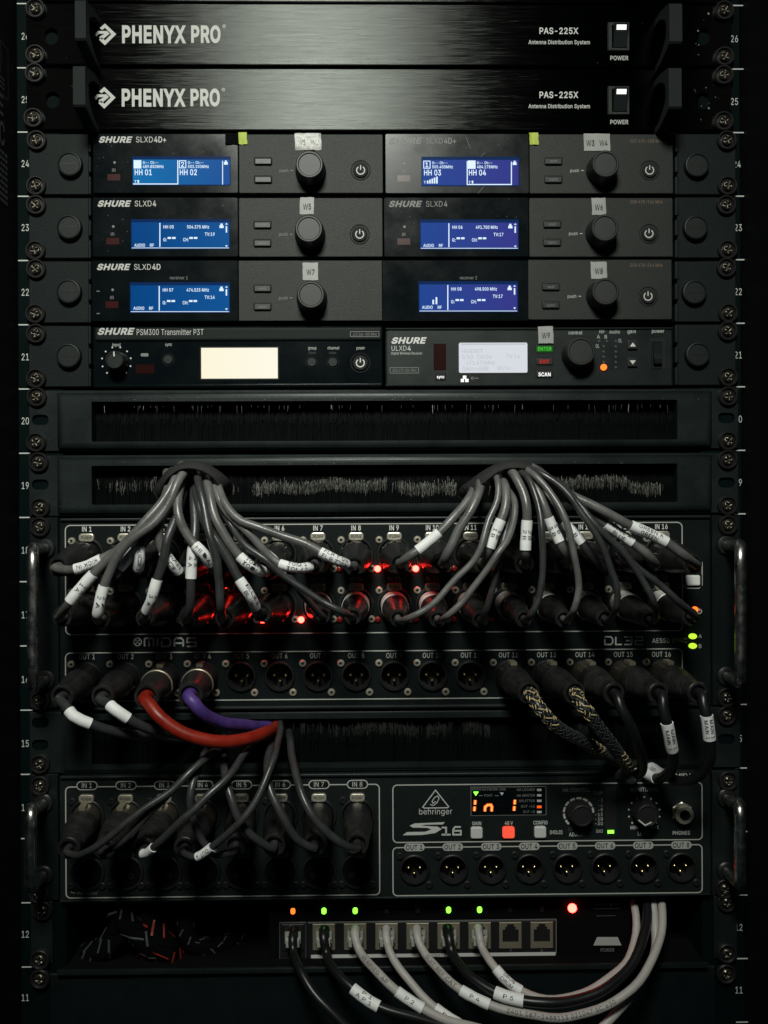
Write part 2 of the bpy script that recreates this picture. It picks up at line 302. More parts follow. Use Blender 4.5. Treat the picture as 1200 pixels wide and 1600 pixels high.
# ------------------------------------------------------------------ lettering: every glyph of the built-in font once, laid out as flat faces
GLYPHS = ('A189/6,0 79,200 109,200 182,0 155,0 113,119 104,146 91,188 96,188 84,146 75,119 33,0/43,56 43,78 145,78 145,56;;B179/24,0 24,200 95,200 114,198 129,193 141,185 150,174 155,161 157,147 152,126 140,112 124,105 124,103 143,97 158,80 163,68 164,54 163,39 157,26 148,15 135,7 118,2 97,0/49,22 96,22 116,25 130,31 137,41 140,54 135,72 120,86 98,91 49,91/49,112 94,112 113,116 127,128 132,146 130,159 123,169 111,175 94,178 49,178;;C201/105,-3 81,0 59,10 41,25 27,45 19,70 16,100 19,129 27,155 41,175 59,190 81,200 105,203 134,198 158,185 176,164 186,137 161,137 153,155 140,168 124,177 105,179 88,177 72,170 59,159 49,143 43,123 41,100 43,76 49,57 59,41 72,30 88,23 105,21 124,24 140,32 153,45 161,63 186,63 176,36 158,15 134,2;;D197/86,0 38,0 38,22 84,22 107,25 125,32 139,43 149,59 155,78 157,100 155,123 149,142 139,157 126,168 108,175 87,178 37,178 37,200 89,200 116,197 139,188 157,174 170,154 179,129 181,100 179,71 170,47 157,27 138,12 114,3/49,200 49,0 24,0 24,200;;E165/24,0 24,200 146,200 146,178 49,178 49,112 140,112 140,90 49,90 49,22 148,22 148,0;;F161/24,0 24,200 145,200 145,178 49,178 49,109 136,109 136,87 49,87 49,0;;G205/106,-3 81,0 59,10 41,25 27,45 19,71 16,100 19,129 27,155 41,175 59,190 80,200 104,203 134,198 159,184 177,164 186,137 160,137 152,155 140,168 124,176 104,179 87,177 72,170 59,159 49,143 43,123 41,100 43,76 49,57 59,41 72,30 88,23 106,21 122,23 136,28 147,37 156,48 161,63 163,80 171,78 111,78 111,101 188,101 188,79 185,56 177,36 165,19 148,7 128,0;;H203/24,0 24,200 49,200 49,114 154,114 154,200 180,200 180,0 154,0 154,91 49,91 49,0;;I66/20,0 20,200 46,200 46,0;;J156/73,-3 49,1 30,13 17,32 13,57 13,68 38,68 38,57 41,41 48,29 59,22 73,20 87,22 97,29 104,41 107,57 107,200 132,200 132,57 128,32 116,13 97,1;;K183/41,57 41,85 55,103 69,119 83,135 143,200 176,200 91,108 90,109/24,0 24,200 49,200 49,131 49,88 49,76 49,0/146,0 74,102 90,122 176,0;;L154/24,0 24,200 49,200 49,22 142,22 142,0;;M247/24,0 24,200 60,200 109,74 113,62 118,48 122,33 126,19 121,19 125,32 130,48 134,62 139,74 187,200 223,200 223,0 198,0 198,114 198,129 199,145 199,162 199,180 202,180 196,161 189,143 184,127 179,114 134,0 112,0 67,114 63,126 57,142 51,160 44,180 47,180 47,164 48,146 48,129 48,114 48,0;;N206/24,0 24,200 54,200 135,72 143,59 152,42 163,22 159,21 158,43 157,62 157,77 157,200 182,200 182,0 152,0 79,114 70,130 58,150 42,178 47,178 48,151 49,129 49,114 49,0;;O210/105,-3 81,0 59,10 41,25 27,45 19,70 16,100 19,129 27,155 41,175 59,190 81,200 105,203 129,200 151,190 169,175 182,155 191,129 194,100 191,70 182,45 169,25 151,10 129,0/105,21 122,23 137,30 150,41 161,57 167,76 169,100 167,124 161,143 150,159 137,170 122,177 105,179 88,177 72,170 59,159 49,143 43,124 41,100 43,76 49,57 59,41 72,30 88,23;;P175/24,0 24,200 92,200 114,198 131,192 144,182 153,169 159,154 161,137 159,120 153,104 144,91 131,81 114,75 92,73 43,73 43,95 91,95 106,97 117,101 125,107 131,115 135,137 131,158 125,166 117,172 105,176 91,178 4'
'9,178 49,0;;Q210/96,63 123,63 145,33 151,26 184,-19 158,-19 136,10 130,18/105,-3 81,0 59,10 41,25 27,45 19,70 16,100 19,129 27,155 41,175 59,190 81,200 105,203 129,200 151,190 169,175 182,155 191,129 194,100 191,70 182,45 169,25 151,10 129,0/105,21 122,23 137,30 150,41 161,57 167,76 169,100 167,124 161,143 150,159 137,170 122,177 105,179 88,177 72,170 59,159 49,143 43,124 41,100 43,76 49,57 59,41 72,30 88,23;;R177/24,0 24,200 93,200 114,198 131,192 144,183 153,170 159,155 161,138 159,121 153,107 144,95 131,85 114,80 93,78 38,78 38,100 92,100 117,105 125,111 131,118 136,138 131,159 125,167 117,173 92,178 49,178 49,0/139,0 90,90 119,90 168,0;;S176/88,-3 68,-2 50,4 36,12 25,24 18,38 15,54 41,54 43,43 49,34 65,23 88,19 112,24 130,36 134,45 136,55 135,63 131,70 116,80 96,87 72,94 50,102 34,114 24,128 20,146 23,162 29,176 40,187 54,196 71,201 89,203 108,201 124,196 138,187 148,176 155,163 158,149 133,149 128,162 119,172 105,178 88,180 66,176 51,164 45,148 47,138 51,131 67,121 83,115 104,110 122,104 141,93 155,78 159,67 161,54 158,39 152,25 141,13 127,4 109,-2;;T176/12,178 12,200 164,200 164,178 101,178 101,0 76,0 76,178;;U203/102,-3 80,-1 61,6 45,17 33,31 26,49 24,68 24,200 49,200 49,70 50,56 55,44 63,34 74,27 87,22 102,20 117,22 130,27 140,34 148,44 153,56 154,70 154,200 180,200 180,68 177,49 170,31 158,17 143,6 124,-1;;V189/80,0 6,200 33,200 76,81 85,54 97,12 92,12 105,54 114,81 155,200 182,200 109,0;;W270/61,0 6,200 32,200 64,77 69,57 73,37 77,16 74,16 79,37 83,57 88,77 120,200 149,200 181,77 187,57 191,37 195,16 192,16 196,37 201,57 206,77 237,200 263,200 208,0 179,0 145,127 138,154 132,187 137,187 132,155 125,127 91,0;;X186/7,0 85,112 85,93 12,200 41,200 70,157 80,142 88,129 96,115 91,115 99,129 107,142 117,157 147,200 175,200 102,94 102,113 179,0 150,0 115,51 106,65 98,77 91,91 96,91 89,77 81,65 71,51 36,0;;Y186/80,0 80,82 6,200 36,200 76,135 87,115 98,91 88,91 99,115 110,135 150,200 179,200 105,82 105,0;;Z172/16,0 16,18 108,151 120,169 134,187 137,179 112,178 88,178 16,178 16,200 156,200 156,181 66,51 53,32 38,13 35,21 60,22 84,22 157,22 157,0;;a153/63,-3 37,2 27,8 19,18 14,29 12,42 13,54 17,63 30,76 49,83 70,86 92,89 104,92 108,100 108,101 105,117 94,127 77,130 59,127 46,118 39,108 16,114 22,127 31,136 52,148 76,151 94,149 112,142 127,126 131,114 132,99 132,0 109,0 109,20 107,20 99,10 85,0/67,18 79,19 90,23 104,37 108,54 108,75 102,72 91,69 79,67 69,66 53,62 41,55 36,41 40,28 51,21;;b167/90,-3 68,1 54,12 46,23 44,23 44,0 21,0 21,200 45,200 45,126 46,126 54,136 67,147 90,151 108,149 123,142 136,130 145,115 151,96 153,74 151,52 145,33 136,18 123,6 108,-1/87,18 99,20 110,26 118,34 124,46 129,74 124,103 118,114 110,122 99,128 87,130 74,128 63,123 55,114 49,103 44,74 49,45 55,34 64,26 74,20;;c156/81,-3 62,-1 46,6 32,18 22,33 16,52 13,74 16,96 22,114 32,130 46,141 62,149 81,151 102,148 120,140 134,127 142,109 119,103 114,114 106,122 95,128 81,130 68,128 57,122 49,113 43,102 38,74 43,46 49,35 57,26 68,20 81,18 95,20 106,26 115,35 120,46 143,40 134,22 '
'120,8 102,0;;d167/77,-3 59,-1 44,6 31,18 21,33 15,52 13,74 15,96 22,115 31,130 44,142 59,149 77,151 99,147 113,136 120,126 122,126 122,200 146,200 146,0 123,0 123,23 121,23 113,12 99,1/80,18 93,20 103,26 112,34 118,45 123,74 118,103 112,114 104,123 93,128 80,130 67,128 57,122 49,114 43,103 38,74 43,46 49,34 57,26 68,20;;e159/83,-3 63,-1 46,6 32,18 22,33 16,52 13,73 16,95 22,114 32,129 45,141 62,149 81,151 104,147 126,134 134,124 140,111 145,95 146,76 146,67 29,67 29,87 133,87 122,79 117,106 111,116 103,123 93,128 81,130 68,128 58,123 49,116 43,106 38,83 38,70 39,55 43,42 50,32 59,24 71,20 83,18 100,21 112,29 120,41 143,36 132,15 111,2;;f100/90,149 90,129 3,129 3,149/32,0 32,170 33,181 38,191 53,204 74,208 87,207 95,205 89,184 84,186 77,186 67,185 61,181 57,174 56,165 56,0;;g167/81,-59 53,-55 32,-43 20,-27 40,-16 48,-26 61,-35 81,-38 98,-36 111,-30 120,-18 122,-2 122,27 120,27 113,16 99,6 77,2 60,4 44,10 31,21 22,35 15,54 13,75 15,97 22,115 31,130 44,142 60,149 77,151 100,147 113,136 121,125 123,125 123,149 146,149 146,-3 144,-21 138,-35 127,-46 114,-53 99,-58/81,23 93,25 104,30 112,37 118,48 123,76 118,104 112,115 104,123 93,128 81,130 68,128 57,122 49,114 43,103 38,76 43,48 49,38 57,30 68,25;;h161/45,89 45,0 21,0 21,200 45,200 45,113 40,113 49,131 60,142 74,149 89,151 104,150 116,145 126,137 134,126 139,112 140,94 140,0 116,0 116,92 114,108 107,120 97,127 83,129 63,125 50,111;;i66/21,0 21,149 45,149 45,0/33,174 21,179 16,190 21,201 33,206 45,201 50,190 45,179;;j66/21,149 45,149 45,-12 40,-36 34,-44 25,-51 15,-55 1,-56 -4,-56 -4,-34 1,-34 10,-33 16,-28 21,-11/33,174 21,179 16,190 21,201 33,206 45,201 50,190 45,179;;k150/43,54 43,83 47,83 112,149 142,149 72,78 70,78/21,0 21,200 45,200 45,0/116,0 58,73 75,90 146,0;;l74/55,-1 40,1 29,8 23,19 21,33 21,200 45,200 45,39 47,24 57,20 63,21 67,21 71,1 64,0;;m240/21,0 21,149 44,149 44,116 42,116 52,136 68,148 86,152 101,149 113,142 121,130 126,116 123,116 133,135 150,147 172,152 184,150 195,146 205,139 213,129 217,116 219,100 219,0 195,0 195,100 193,114 186,123 176,128 165,130 147,126 136,114 132,97 132,0 108,0 108,102 106,113 99,122 90,128 78,130 62,126 49,114 45,94 45,0;;n161/45,89 45,0 21,0 21,149 44,149 44,113 40,113 49,131 60,142 74,149 89,151 104,150 116,145 126,137 134,126 139,112 140,94 140,0 116,0 116,92 114,108 107,120 97,127 83,129 63,125 50,111;;o163/81,-3 62,-1 46,6 32,18 22,33 16,52 13,74 16,96 22,114 32,130 46,141 62,149 81,151 101,149 117,141 131,130 141,114 148,96 150,74 148,52 141,33 131,18 117,6 101,-1/81,18 95,20 106,26 115,35 121,46 126,74 121,101 115,113 106,122 95,128 81,130 68,128 57,122 49,113 43,102 38,74 43,46 49,35 57,26 68,20;;p167/21,-56 21,149 44,149 44,126 46,126 54,136 67,147 90,151 108,149 123,142 136,130 145,115 151,96 153,74 151,52 145,33 136,18 123,6 108,-1 90,-3 68,1 54,12 46,23 45,23 45,-56/87,18 99,20 110,26 118,34 124,46 129,74 124,103 118,114 110,122 99,128 87,130 74,128 63,123 55,114 49,103 44,74 49,45 55,34 64,26 74,20;;q167/146,-56 122,-56 122,23 120,23 113,12 9'
'9,1 77,-3 59,-1 44,6 31,18 21,33 15,52 13,74 15,96 22,115 31,130 44,142 59,149 77,151 99,147 113,136 121,126 123,126 123,149 146,149/80,18 93,20 103,26 112,34 118,45 123,74 118,103 112,114 104,123 93,128 80,130 67,128 57,122 49,114 43,103 38,74 43,46 49,34 57,26 68,20;;r102/21,0 21,149 44,149 44,126 45,126 51,136 60,144 71,150 84,151 90,151 96,151 96,127 90,128 81,128 63,124 49,111 45,93 45,0;;s143/72,-3 44,1 33,7 24,15 18,25 14,37 37,42 41,31 49,24 59,19 71,18 85,20 96,24 103,32 105,40 104,48 100,53 83,61 59,67 41,73 28,82 21,93 18,108 20,120 26,130 34,139 45,146 59,150 74,151 100,146 118,133 127,114 105,109 95,124 86,129 74,131 61,129 51,125 45,118 43,109 44,101 49,96 68,88 90,82 108,76 120,67 128,56 130,42 128,29 123,19 114,9 102,3 88,-2;;t89/80,149 80,129 3,129 3,149/26,185 50,185 50,38 53,24 59,21 67,20 73,20 79,21 84,1 75,-1 66,-2 49,1 36,8 28,20 26,37;;u161/72,-2 58,0 45,4 35,12 27,23 22,37 21,55 21,149 45,149 45,57 47,41 54,29 65,22 79,20 98,24 111,38 116,60 116,149 140,149 140,0 117,0 117,36 121,36 112,18 101,7 87,0;;v153/64,0 7,149 33,149 65,61 73,34 81,8 72,8 80,34 88,61 120,149 146,149 89,0;;w223/54,0 9,149 34,149 52,84 60,54 69,16 65,16 73,53 81,84 99,149 124,149 142,84 150,53 158,16 154,16 162,53 170,84 189,149 214,149 169,0 145,0 125,68 120,88 114,110 109,133 114,133 109,110 103,88 97,68 78,0;;x149/8,0 67,86 67,67 11,149 39,149 58,120 70,100 81,81 69,81 80,100 92,120 111,149 138,149 82,66 82,84 141,0 113,0 91,34 79,53 68,71 80,71 70,53 58,34 36,0;;y153/19,-54 24,-34 28,-34 41,-35 51,-29 59,-14 64,-1 7,149 33,149 65,61 73,34 81,8 72,8 80,34 88,61 120,149 146,149 80,-23 69,-42 55,-53 36,-57 25,-56;;z150/16,0 16,18 100,126 100,127 19,127 19,149 131,149 131,130 50,24 50,22 133,22 133,0;;0178/89,-3 68,0 51,9 37,24 27,45 21,70 19,100 21,130 27,155 37,176 51,190 69,200 89,203 110,200 127,190 141,176 151,155 157,130 159,100 157,70 151,45 141,24 127,9 110,0/89,19 103,22 114,29 123,41 130,57 134,76 135,100 134,124 130,143 123,159 114,171 103,178 89,181 75,178 64,171 55,159 48,143 44,124 43,100 44,76 48,57 55,41 64,29 75,22;;1178/30,0 30,21 154,21 154,0/108,200 108,0 83,0 83,176 82,176 34,141 34,168 78,200;;2178/25,0 25,19 92,90 111,111 122,128 126,146 121,165 107,177 88,181 68,176 55,163 50,142 26,142 28,159 34,174 44,186 56,195 71,201 88,203 105,201 120,195 133,186 142,175 148,162 150,146 146,125 132,102 105,71 60,24 60,22 153,22 153,0;;3178/86,-3 68,-1 52,4 38,12 28,23 20,36 17,52 43,52 50,34 65,23 86,20 108,24 124,37 128,46 129,57 124,77 118,85 108,92 95,96 79,97 62,97 62,118 113,176 113,178 27,178 27,200 146,200 146,181 83,109 83,114 104,113 121,108 135,100 146,87 152,73 154,57 152,40 146,26 135,14 121,5 105,-1;;4178/16,41 16,62 97,200 122,200 43,65 43,64 162,64 162,41/111,0 111,48 111,57 111,125 135,125 135,0;;5178/87,-3 70,-1 55,4 42,13 33,24 26,37 23,51 48,51 54,35 68,24 87,20 98,21 109,25 123,41 129,64 127,76 123,87 117,96 108,103 98,107 86,109 66,106 50,97 26,99 38,200 144,200 144,178 59,178 53,119 54,119 70,128 90,131 116,126 136,1'
'12 149,91 154,64 152,46 145,30 135,16 121,6 105,-1;;6178/89,-3 71,-1 56,6 43,16 33,29 27,45 25,64 31,94 54,134 99,200 127,200 59,103 57,103 65,113 77,121 92,123 109,122 124,116 136,107 145,94 151,79 153,62 151,44 145,29 135,16 122,6 106,-1/89,19 100,20 110,25 124,40 129,62 124,84 110,99 89,104 68,99 54,84 49,62 54,40 68,25 78,20;;7178/38,0 127,176 127,178 24,178 24,200 154,200 154,176 65,0;;8178/89,-3 70,-1 53,4 40,13 29,24 23,38 20,53 26,77 40,95 60,104 60,105 47,111 36,121 30,134 28,150 30,164 36,177 45,188 57,196 72,201 89,203 106,201 120,196 133,188 142,177 148,164 150,150 148,134 141,121 131,111 118,105 118,104 138,95 152,77 158,53 155,38 149,24 138,13 125,4 108,-1/89,19 112,24 127,36 132,54 131,65 127,74 111,88 89,92 67,88 51,74 47,65 45,54 51,36 66,24/89,114 108,118 121,130 126,148 121,165 108,177 89,181 70,177 57,165 52,148 57,130 70,118;;9178/89,203 106,201 122,194 135,184 145,171 151,155 153,136 147,106 124,66 79,0 51,0 119,97 121,97 113,87 101,79 86,77 69,78 54,84 42,93 33,106 27,121 25,138 27,156 33,172 43,184 56,194 71,201/89,181 78,180 68,175 54,160 49,138 54,116 68,101 89,96 110,101 124,116 129,138 124,160 110,175 100,180;;-178/132,96 132,74 45,74 45,96;;+178/78,13 78,143 100,143 100,13/24,68 24,89 154,89 154,68;;:74/37,-2 25,3 19,16 25,29 37,34 50,29 55,16 50,3/37,106 25,112 19,124 25,137 37,142 50,137 55,124 50,112;;.74/37,-2 25,3 19,16 25,29 37,34 50,29 55,16 50,3;;/98/92,209 28,-30 6,-30 70,209;;(107/35,81 40,127 52,173 69,212 93,212 75,168 63,123 59,81 63,45 74,6 93,-38 69,-38 55,-8 44,21 37,52;;)107/15,-38 34,7 44,46 48,81 44,123 32,168 15,212 38,212 56,173 68,127 72,81 70,51 63,21 53,-9 38,-38;;®182/91,46 75,48 61,53 36,69 19,94 14,109 13,125 14,140 19,155 36,180 61,197 75,201 91,203 107,201 121,197 146,180 163,155 168,140 169,125 168,109 163,94 146,69 121,53 107,48/91,65 107,67 121,73 133,83 142,95 148,109 150,125 148,140 142,154 133,166 121,176 107,182 91,184 75,182 61,176 49,166 40,154 34,140 32,125 34,109 40,95 49,83 61,73 75,67/107,89 90,123 108,123 125,89/63,89 63,161 99,161 110,158 119,151 122,138 119,124 109,116 98,113 73,113 73,125 94,125 101,128 105,138 101,146 94,149 80,149 80,89')
GL = {}
def load_glyphs():
    """plain sans-serif letter outlines, in 1/200 of the cap height; three weights"""
    for it in GLYPHS.split(';;'):
        ch = it[0]; parts = it[1:].split('/'); adv = int(parts[0]) / 200
        cons = [[tuple(map(int, q.split(','))) for q in c.split(' ')] for c in parts[1:]]
        for st, off in ((0, 0.0), (1, 6.0), (2, 14)):
            cs = []
            for c in cons:
                n = len(c); out = []
                for i in range(n):
                    p0, p1, p2 = Vector(c[i - 1]), Vector(c[i]), Vector(c[(i + 1) % n]); e1 = (p1 - p0).normalized(); e2 = (p2 - p1).normalized()
                    q = Vector((-e1.y, e1.x)) + Vector((-e2.y, e2.x)); q = q / max(0.6, q.length_squared) * 2
                    r = p1 + q * off; out.append(Vector((r.x / 200, r.y / 200, 0)))
                cs.append(out)
            vs = [Vector((p.x, p.y)) for c in cs for p in c]; es = []; k = 0
            for c in cs:
                n = len(c); es += [(k + i, k + (i + 1) % n) for i in range(n)]; k += n
            ov, _, of = delaunay_2d_cdt(vs, es, [], 0, 1e-6)[:3]
            def winding(x, y):
                q = 0
                for c in cs:
                    for i in range(len(c)):
                        p0, p1 = c[i - 1], c[i]
                        if (p0.y <= y) != (p1.y <= y):
                            xx = p0.x + (y - p0.y) / (p1.y - p0.y) * (p1.x - p0.x)
                            if xx > x: q += 1 if p1.y > p0.y else -1
                return q
            V = [(p.x, p.y) for p in ov]; Fc = []
            for f in of:
                cx = sum(V[i][0] for i in f) / len(f); cy = sum(V[i][1] for i in f) / len(f)
                if winding(cx, cy) <= -1: Fc.append(list(f))
            GL[(st, ch)] = (V, Fc, adv + (0.03, 0.05, 0.09)[st])
load_glyphs()
def layout(t, st, track=0.0):
    x = 0; out = []
    for ch in t:
        if ch == ' ': x += 0.42 + track; continue
        g = GL[(st, ch)]; out.append((x, g)); x += g[2] + track
    return out, x - track
def text(mb, t, fn, m, st=0, wid=None, h=1.0, align='l', shear=0.0, track=0.0):
    """fn maps (x, y) in metres (baseline frame) to a world point"""
    lay, tw = layout(t, st, track); sx = h if wid is None else wid / tw; tot = tw * sx
    ox = {'l': 0, 'c': -tot / 2, 'r': -tot}[align]
    for x, g in lay:
        mb.add([fn(ox + (x + p[0] + shear * p[1]) * sx, p[1] * h) for p in g[0]], g[1], m)
def T(mb, t, px, py, hpx, d, m='ink', st=0, w=None, align='l', shear=0.0, track=0.0):
    """front-facing text: baseline at photo pixel (px,py), cap height hpx, optional width w (pixels)"""
    o = W(px, py, d); k = kpx(d); y = o.y - 0.00012
    text(mb, t, lambda a, b: Vector((o.x + a, y, o.z + b)), m, st, None if w is None else w * k, hpx * k, align, shear, track)
def P2(px, py, d): p = W(px, py, d); return (p.x, p.z)
def line(mb, pts, wpx, d, m, closed=False, lift=0.12):
    mb.ribbon([P2(x, y, d) for x, y in pts], wpx * kpx(d), -d * 0.001 - lift * 0.001, m, closed)
def flat(mb, pts, d, m, lift=0.12):
    """printed polygon; pts in photo pixels"""
    q = [P2(x, y, d) for x, y in pts]
    ar = sum(q[i - 1][0] * q[i][1] - q[i][0] * q[i - 1][1] for i in range(len(q)))
    if ar < 0: q = q[::-1]
    y = -d * 0.001 - lift * 0.001
    tr = tessellate_polygon([[Vector((a, b, 0)) for a, b in q]]); out = []
    for t in tr:
        a, b, c = [Vector(q[i]) for i in t]
        out.append(list(t) if (b - a).cross(c - a) > 0 else list(t)[::-1])
    mb.add([Vector((a, y, b)) for a, b in q], out, m)
def frect(mb, x0, y0, x1, y1, d, m, lift=0.12, r=0):
    q = prect(x0, y0, x1, y1, d, r, 4); y = -d * 0.001 - lift * 0.001
    mb.add([Vector((a, y, b)) for a, b in q], [list(range(len(q)))], m)
def outline(mb, x0, y0, x1, y1, d, wpx, m, r=3.0):
    mb.ribbon(prect(x0, y0, x1, y1, d, r, 6), wpx * kpx(d), -d * 0.001 - 0.00012, m, True)
def dust(t, x0, y0, x1, y1, d, n, m='inkd', big=.00035):
    b = MB()
    for _ in range(n):
        p = on(random.uniform(x0, x1), random.uniform(y0, y1), d); p.y -= .00006; r = big * random.uniform(.25, 1) ** 2; a = random.uniform(0, 3.14); e = random.uniform(.3, 1)
        b.add([p + Vector((r * math.cos(a + k * 1.257) * (1 if k % 2 else e), 0, r * math.sin(a + k * 1.257))) for k in range(5)], [[0, 1, 2, 3, 4]], m)
    b.build('dust', t, kind='stuff')
def on(px, py, d): p = W(px, py, d); p.y = -d * .001; return p
# ------------------------------------------------------------------ shared small parts
def screw_mesh():
    b = MB(); n = 36; rs = [0, 0.4, 0.75, 1.1, 1.4, 1.7, 2.0, 2.35, 2.7, 3.1, 3.45, 3.6]; rs = [r * 0.001 for r in rs]
    vs = []; fs = []
    for r in rs:
        for i in range(n):
            a = 2 * math.pi * i / n; x, z = r * math.cos(a), r * math.sin(a)
            h = 0.0042 - 0.0018 * (r / 0.0036) ** 2.6
            wdt = 0.00062 + 0.00025 * (1 - r / 0.003)
            if r < 0.0025 and (abs(x) < wdt or abs(z) < wdt): h -= 0.0019 * (1 - (r / 0.0028) ** 2 * 0.6)
            vs.append((x, -h, z))
    for k in range(len(rs) - 1):
        fs += [[k * n + i, k * n + (i + 1) % n, (k + 1) * n + (i + 1) % n, (k + 1) * n + i][::-1] for i in range(n)]
    b.add(vs, fs, 'screw', True)
    b.lathe(Vector((0, 0, 0)), FR, [(0, 0.0036), (0.0026, 0.0036)], n, 'screw', cap1=False)
    b.lathe(Vector((0, 0, 0)), FR, [(0, 0.0067), (0.0024, 0.0067), (0.0030, 0.0062), (0.0030, 0.0057), (0.0012, 0.0046), (0.0012, 0.0034)], n, 'washer', cap1=False)
    me = bpy.data.meshes.new('rack_screw'); me.from_pydata([tuple(v) for v in b.v], [], b.f)
    for m in b.mats: me.materials.append(m)
    me.polygons.foreach_set('material_index', b.m); me.polygons.foreach_set('use_smooth', b.s)
    return me
SCREW = screw_mesh()
def rack_screws(parent, pts, d=2.6):
    for x, y in pts:
        place('rack_screw', SCREW, parent, W(x, y, d + 2), rot=(0, random.uniform(0, 6.28), 0)).location.y += 0.002
def mesh_of(b, name):
    me = bpy.data.meshes.new(name); me.from_pydata([tuple(v) for v in b.v], [], b.f)
    for m in b.mats: me.materials.append(m)
    me.polygons.foreach_set('material_index', b.m); me.polygons.foreach_set('use_smooth', b.s); return me
def small_screw(m, r=0.0027):
    b = MB(); b.lathe(Vector((0, 0, 0)), FR, [(0, r), (0.0010, r), (0.0016, r * 0.8), (0.0017, r * 0.42), (0.0009, r * 0.38)], 16, m, cap1=False)
    b.lathe(Vector((0, 0, 0)), FR, [(0.0008, r * 0.39), (0.0009, 0.0001)], 16, 'matt'); return mesh_of(b, 'small_screw')
SCR_N = small_screw('silver', 0.0026); SCR_K = small_screw('black', 0.0026)
def pin_mesh():
    b = MB(); b.lathe(Vector((0, 0, 0)), FR, [(0, 0.0011), (0.0105, 0.0011), (0.0116, 0.0007), (0.012, 0.0002)], 10, 'gold'); return mesh_of(b, 'pin')
PIN = pin_mesh()
def male_socket():
    b = MB(); A = Vector((0, 0, 0))
    b.lathe(A, FR, [(0.0, 0.0106), (0.0016, 0.0104), (0.0022, 0.0098), (0.0022, 0.0092), (0.0010, 0.0088), (-0.012, 0.0086), (-0.0125, 0.0002)], 36, 'black',
            ms=['black', 'black', 'black', 'black', 'matt', 'matt', 'matt'])
    return mesh_of(b, 'output_socket')
MALE = male_socket()
def female_socket():
    b = MB(); A = Vector((0, 0, 0))
    b.lathe(A, FR, [(0.0, 0.0124), (0.0014, 0.0122), (0.0019, 0.0116), (0.0019, 0.0108), (0.0006, 0.0102)], 32, 'black', cap1=False)
    b.lathe(A, FR, [(0.0005, 0.0103), (0.0006, 0.0001)], 32, 'deep')
    for a in (90, 210, 330):
        p = Vector((0.0045 * math.cos(R(a)), 0, 0.0045 * math.sin(R(a))))
        b.lathe(p, FR, [(0.0005, 0.0017), (0.0013, 0.0017), (0.0013, 0.0011), (0.0008, 0.0010)], 10, 'matt', cap1=False)
    return mesh_of(b, 'input_socket')
FEMALE = female_socket()
def push_tab(m, txt):
    b = MB(); b.prism(rrect(-0.0052, -0.0028, 0.0052, 0.0028, 0.0022), 0, -0.0022, m, 0.0006, segs=2)
    text(b, txt, lambda x, y: Vector((x, -0.00232, y - 0.0009)), 'kt', 1, 0.0072, 0.0018, 'c'); return mesh_of(b, 'push_tab')
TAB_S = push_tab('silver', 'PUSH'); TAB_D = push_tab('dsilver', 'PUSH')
def led_mesh(m, r=0.0022):
    b = MB(); b.lathe(Vector((0, 0, 0)), FR, [(0, r), (0.001, r), (0.0017, r * 0.8), (0.002, r * 0.4), (0.0021, r * 0.05)], 12, m); return mesh_of(b, 'indicator_light')
LEDS = {k: led_mesh(k) for k in ('led_r', 'redoff', 'led_g', 'led_o', 'led_y')}
def bristles(parent, x0, x1, ya, yb, d, n, tipfrac=None, dens=None, glint=0.0, spread=0.6, tipcol='tip'):
    """two facing rows of nylon bristles, ya top edge, yb bottom edge (photo pixels)"""
    b = MB(); ym = (ya + yb) / 2 + 2
    for i in range(n):
        t = random.random(); px = x0 + (x1 - x0) * t
        for up in (0, 1):
            dd = d + random.uniform(-1.5, 1.5); y0 = ya if up == 0 else yb; y1 = ym + random.uniform(-6, 6)
            p0 = W(px, y0, dd); p1 = W(px + random.gauss(0, spread), y1, dd + random.uniform(0, 2.0)); wv = X * random.uniform(0.00016, 0.0003)
            b.add([p0 - wv, p0 + wv, p1 + wv * 0.6, p1 - wv * 0.6], [[0, 1, 2, 3]], 'bristle')
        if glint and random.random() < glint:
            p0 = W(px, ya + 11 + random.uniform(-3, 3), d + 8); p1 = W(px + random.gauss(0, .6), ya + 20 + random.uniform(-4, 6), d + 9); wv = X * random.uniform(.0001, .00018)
            b.add([p0 - wv, p0 + wv, p1 + wv * .4, p1 - wv * .4], [[0, 1, 2, 3]], 'tip3' if random.random() < .85 else tipcol)  # pale sliver painted as a glint on the bristles
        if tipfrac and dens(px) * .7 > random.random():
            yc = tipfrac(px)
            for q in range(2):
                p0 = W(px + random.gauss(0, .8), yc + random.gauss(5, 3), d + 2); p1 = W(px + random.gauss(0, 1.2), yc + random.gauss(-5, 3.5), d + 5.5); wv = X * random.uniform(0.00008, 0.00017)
                b.add([p0 - wv * .5, p0 + wv * .5, p1 + wv, p1 - wv], [[0, 1, 2, 3]], 'tip3' if random.random() < .45 else tipcol)  # lighter slivers paint the lit band where the two rows meet
    return b.build('bristles', parent, kind='stuff')
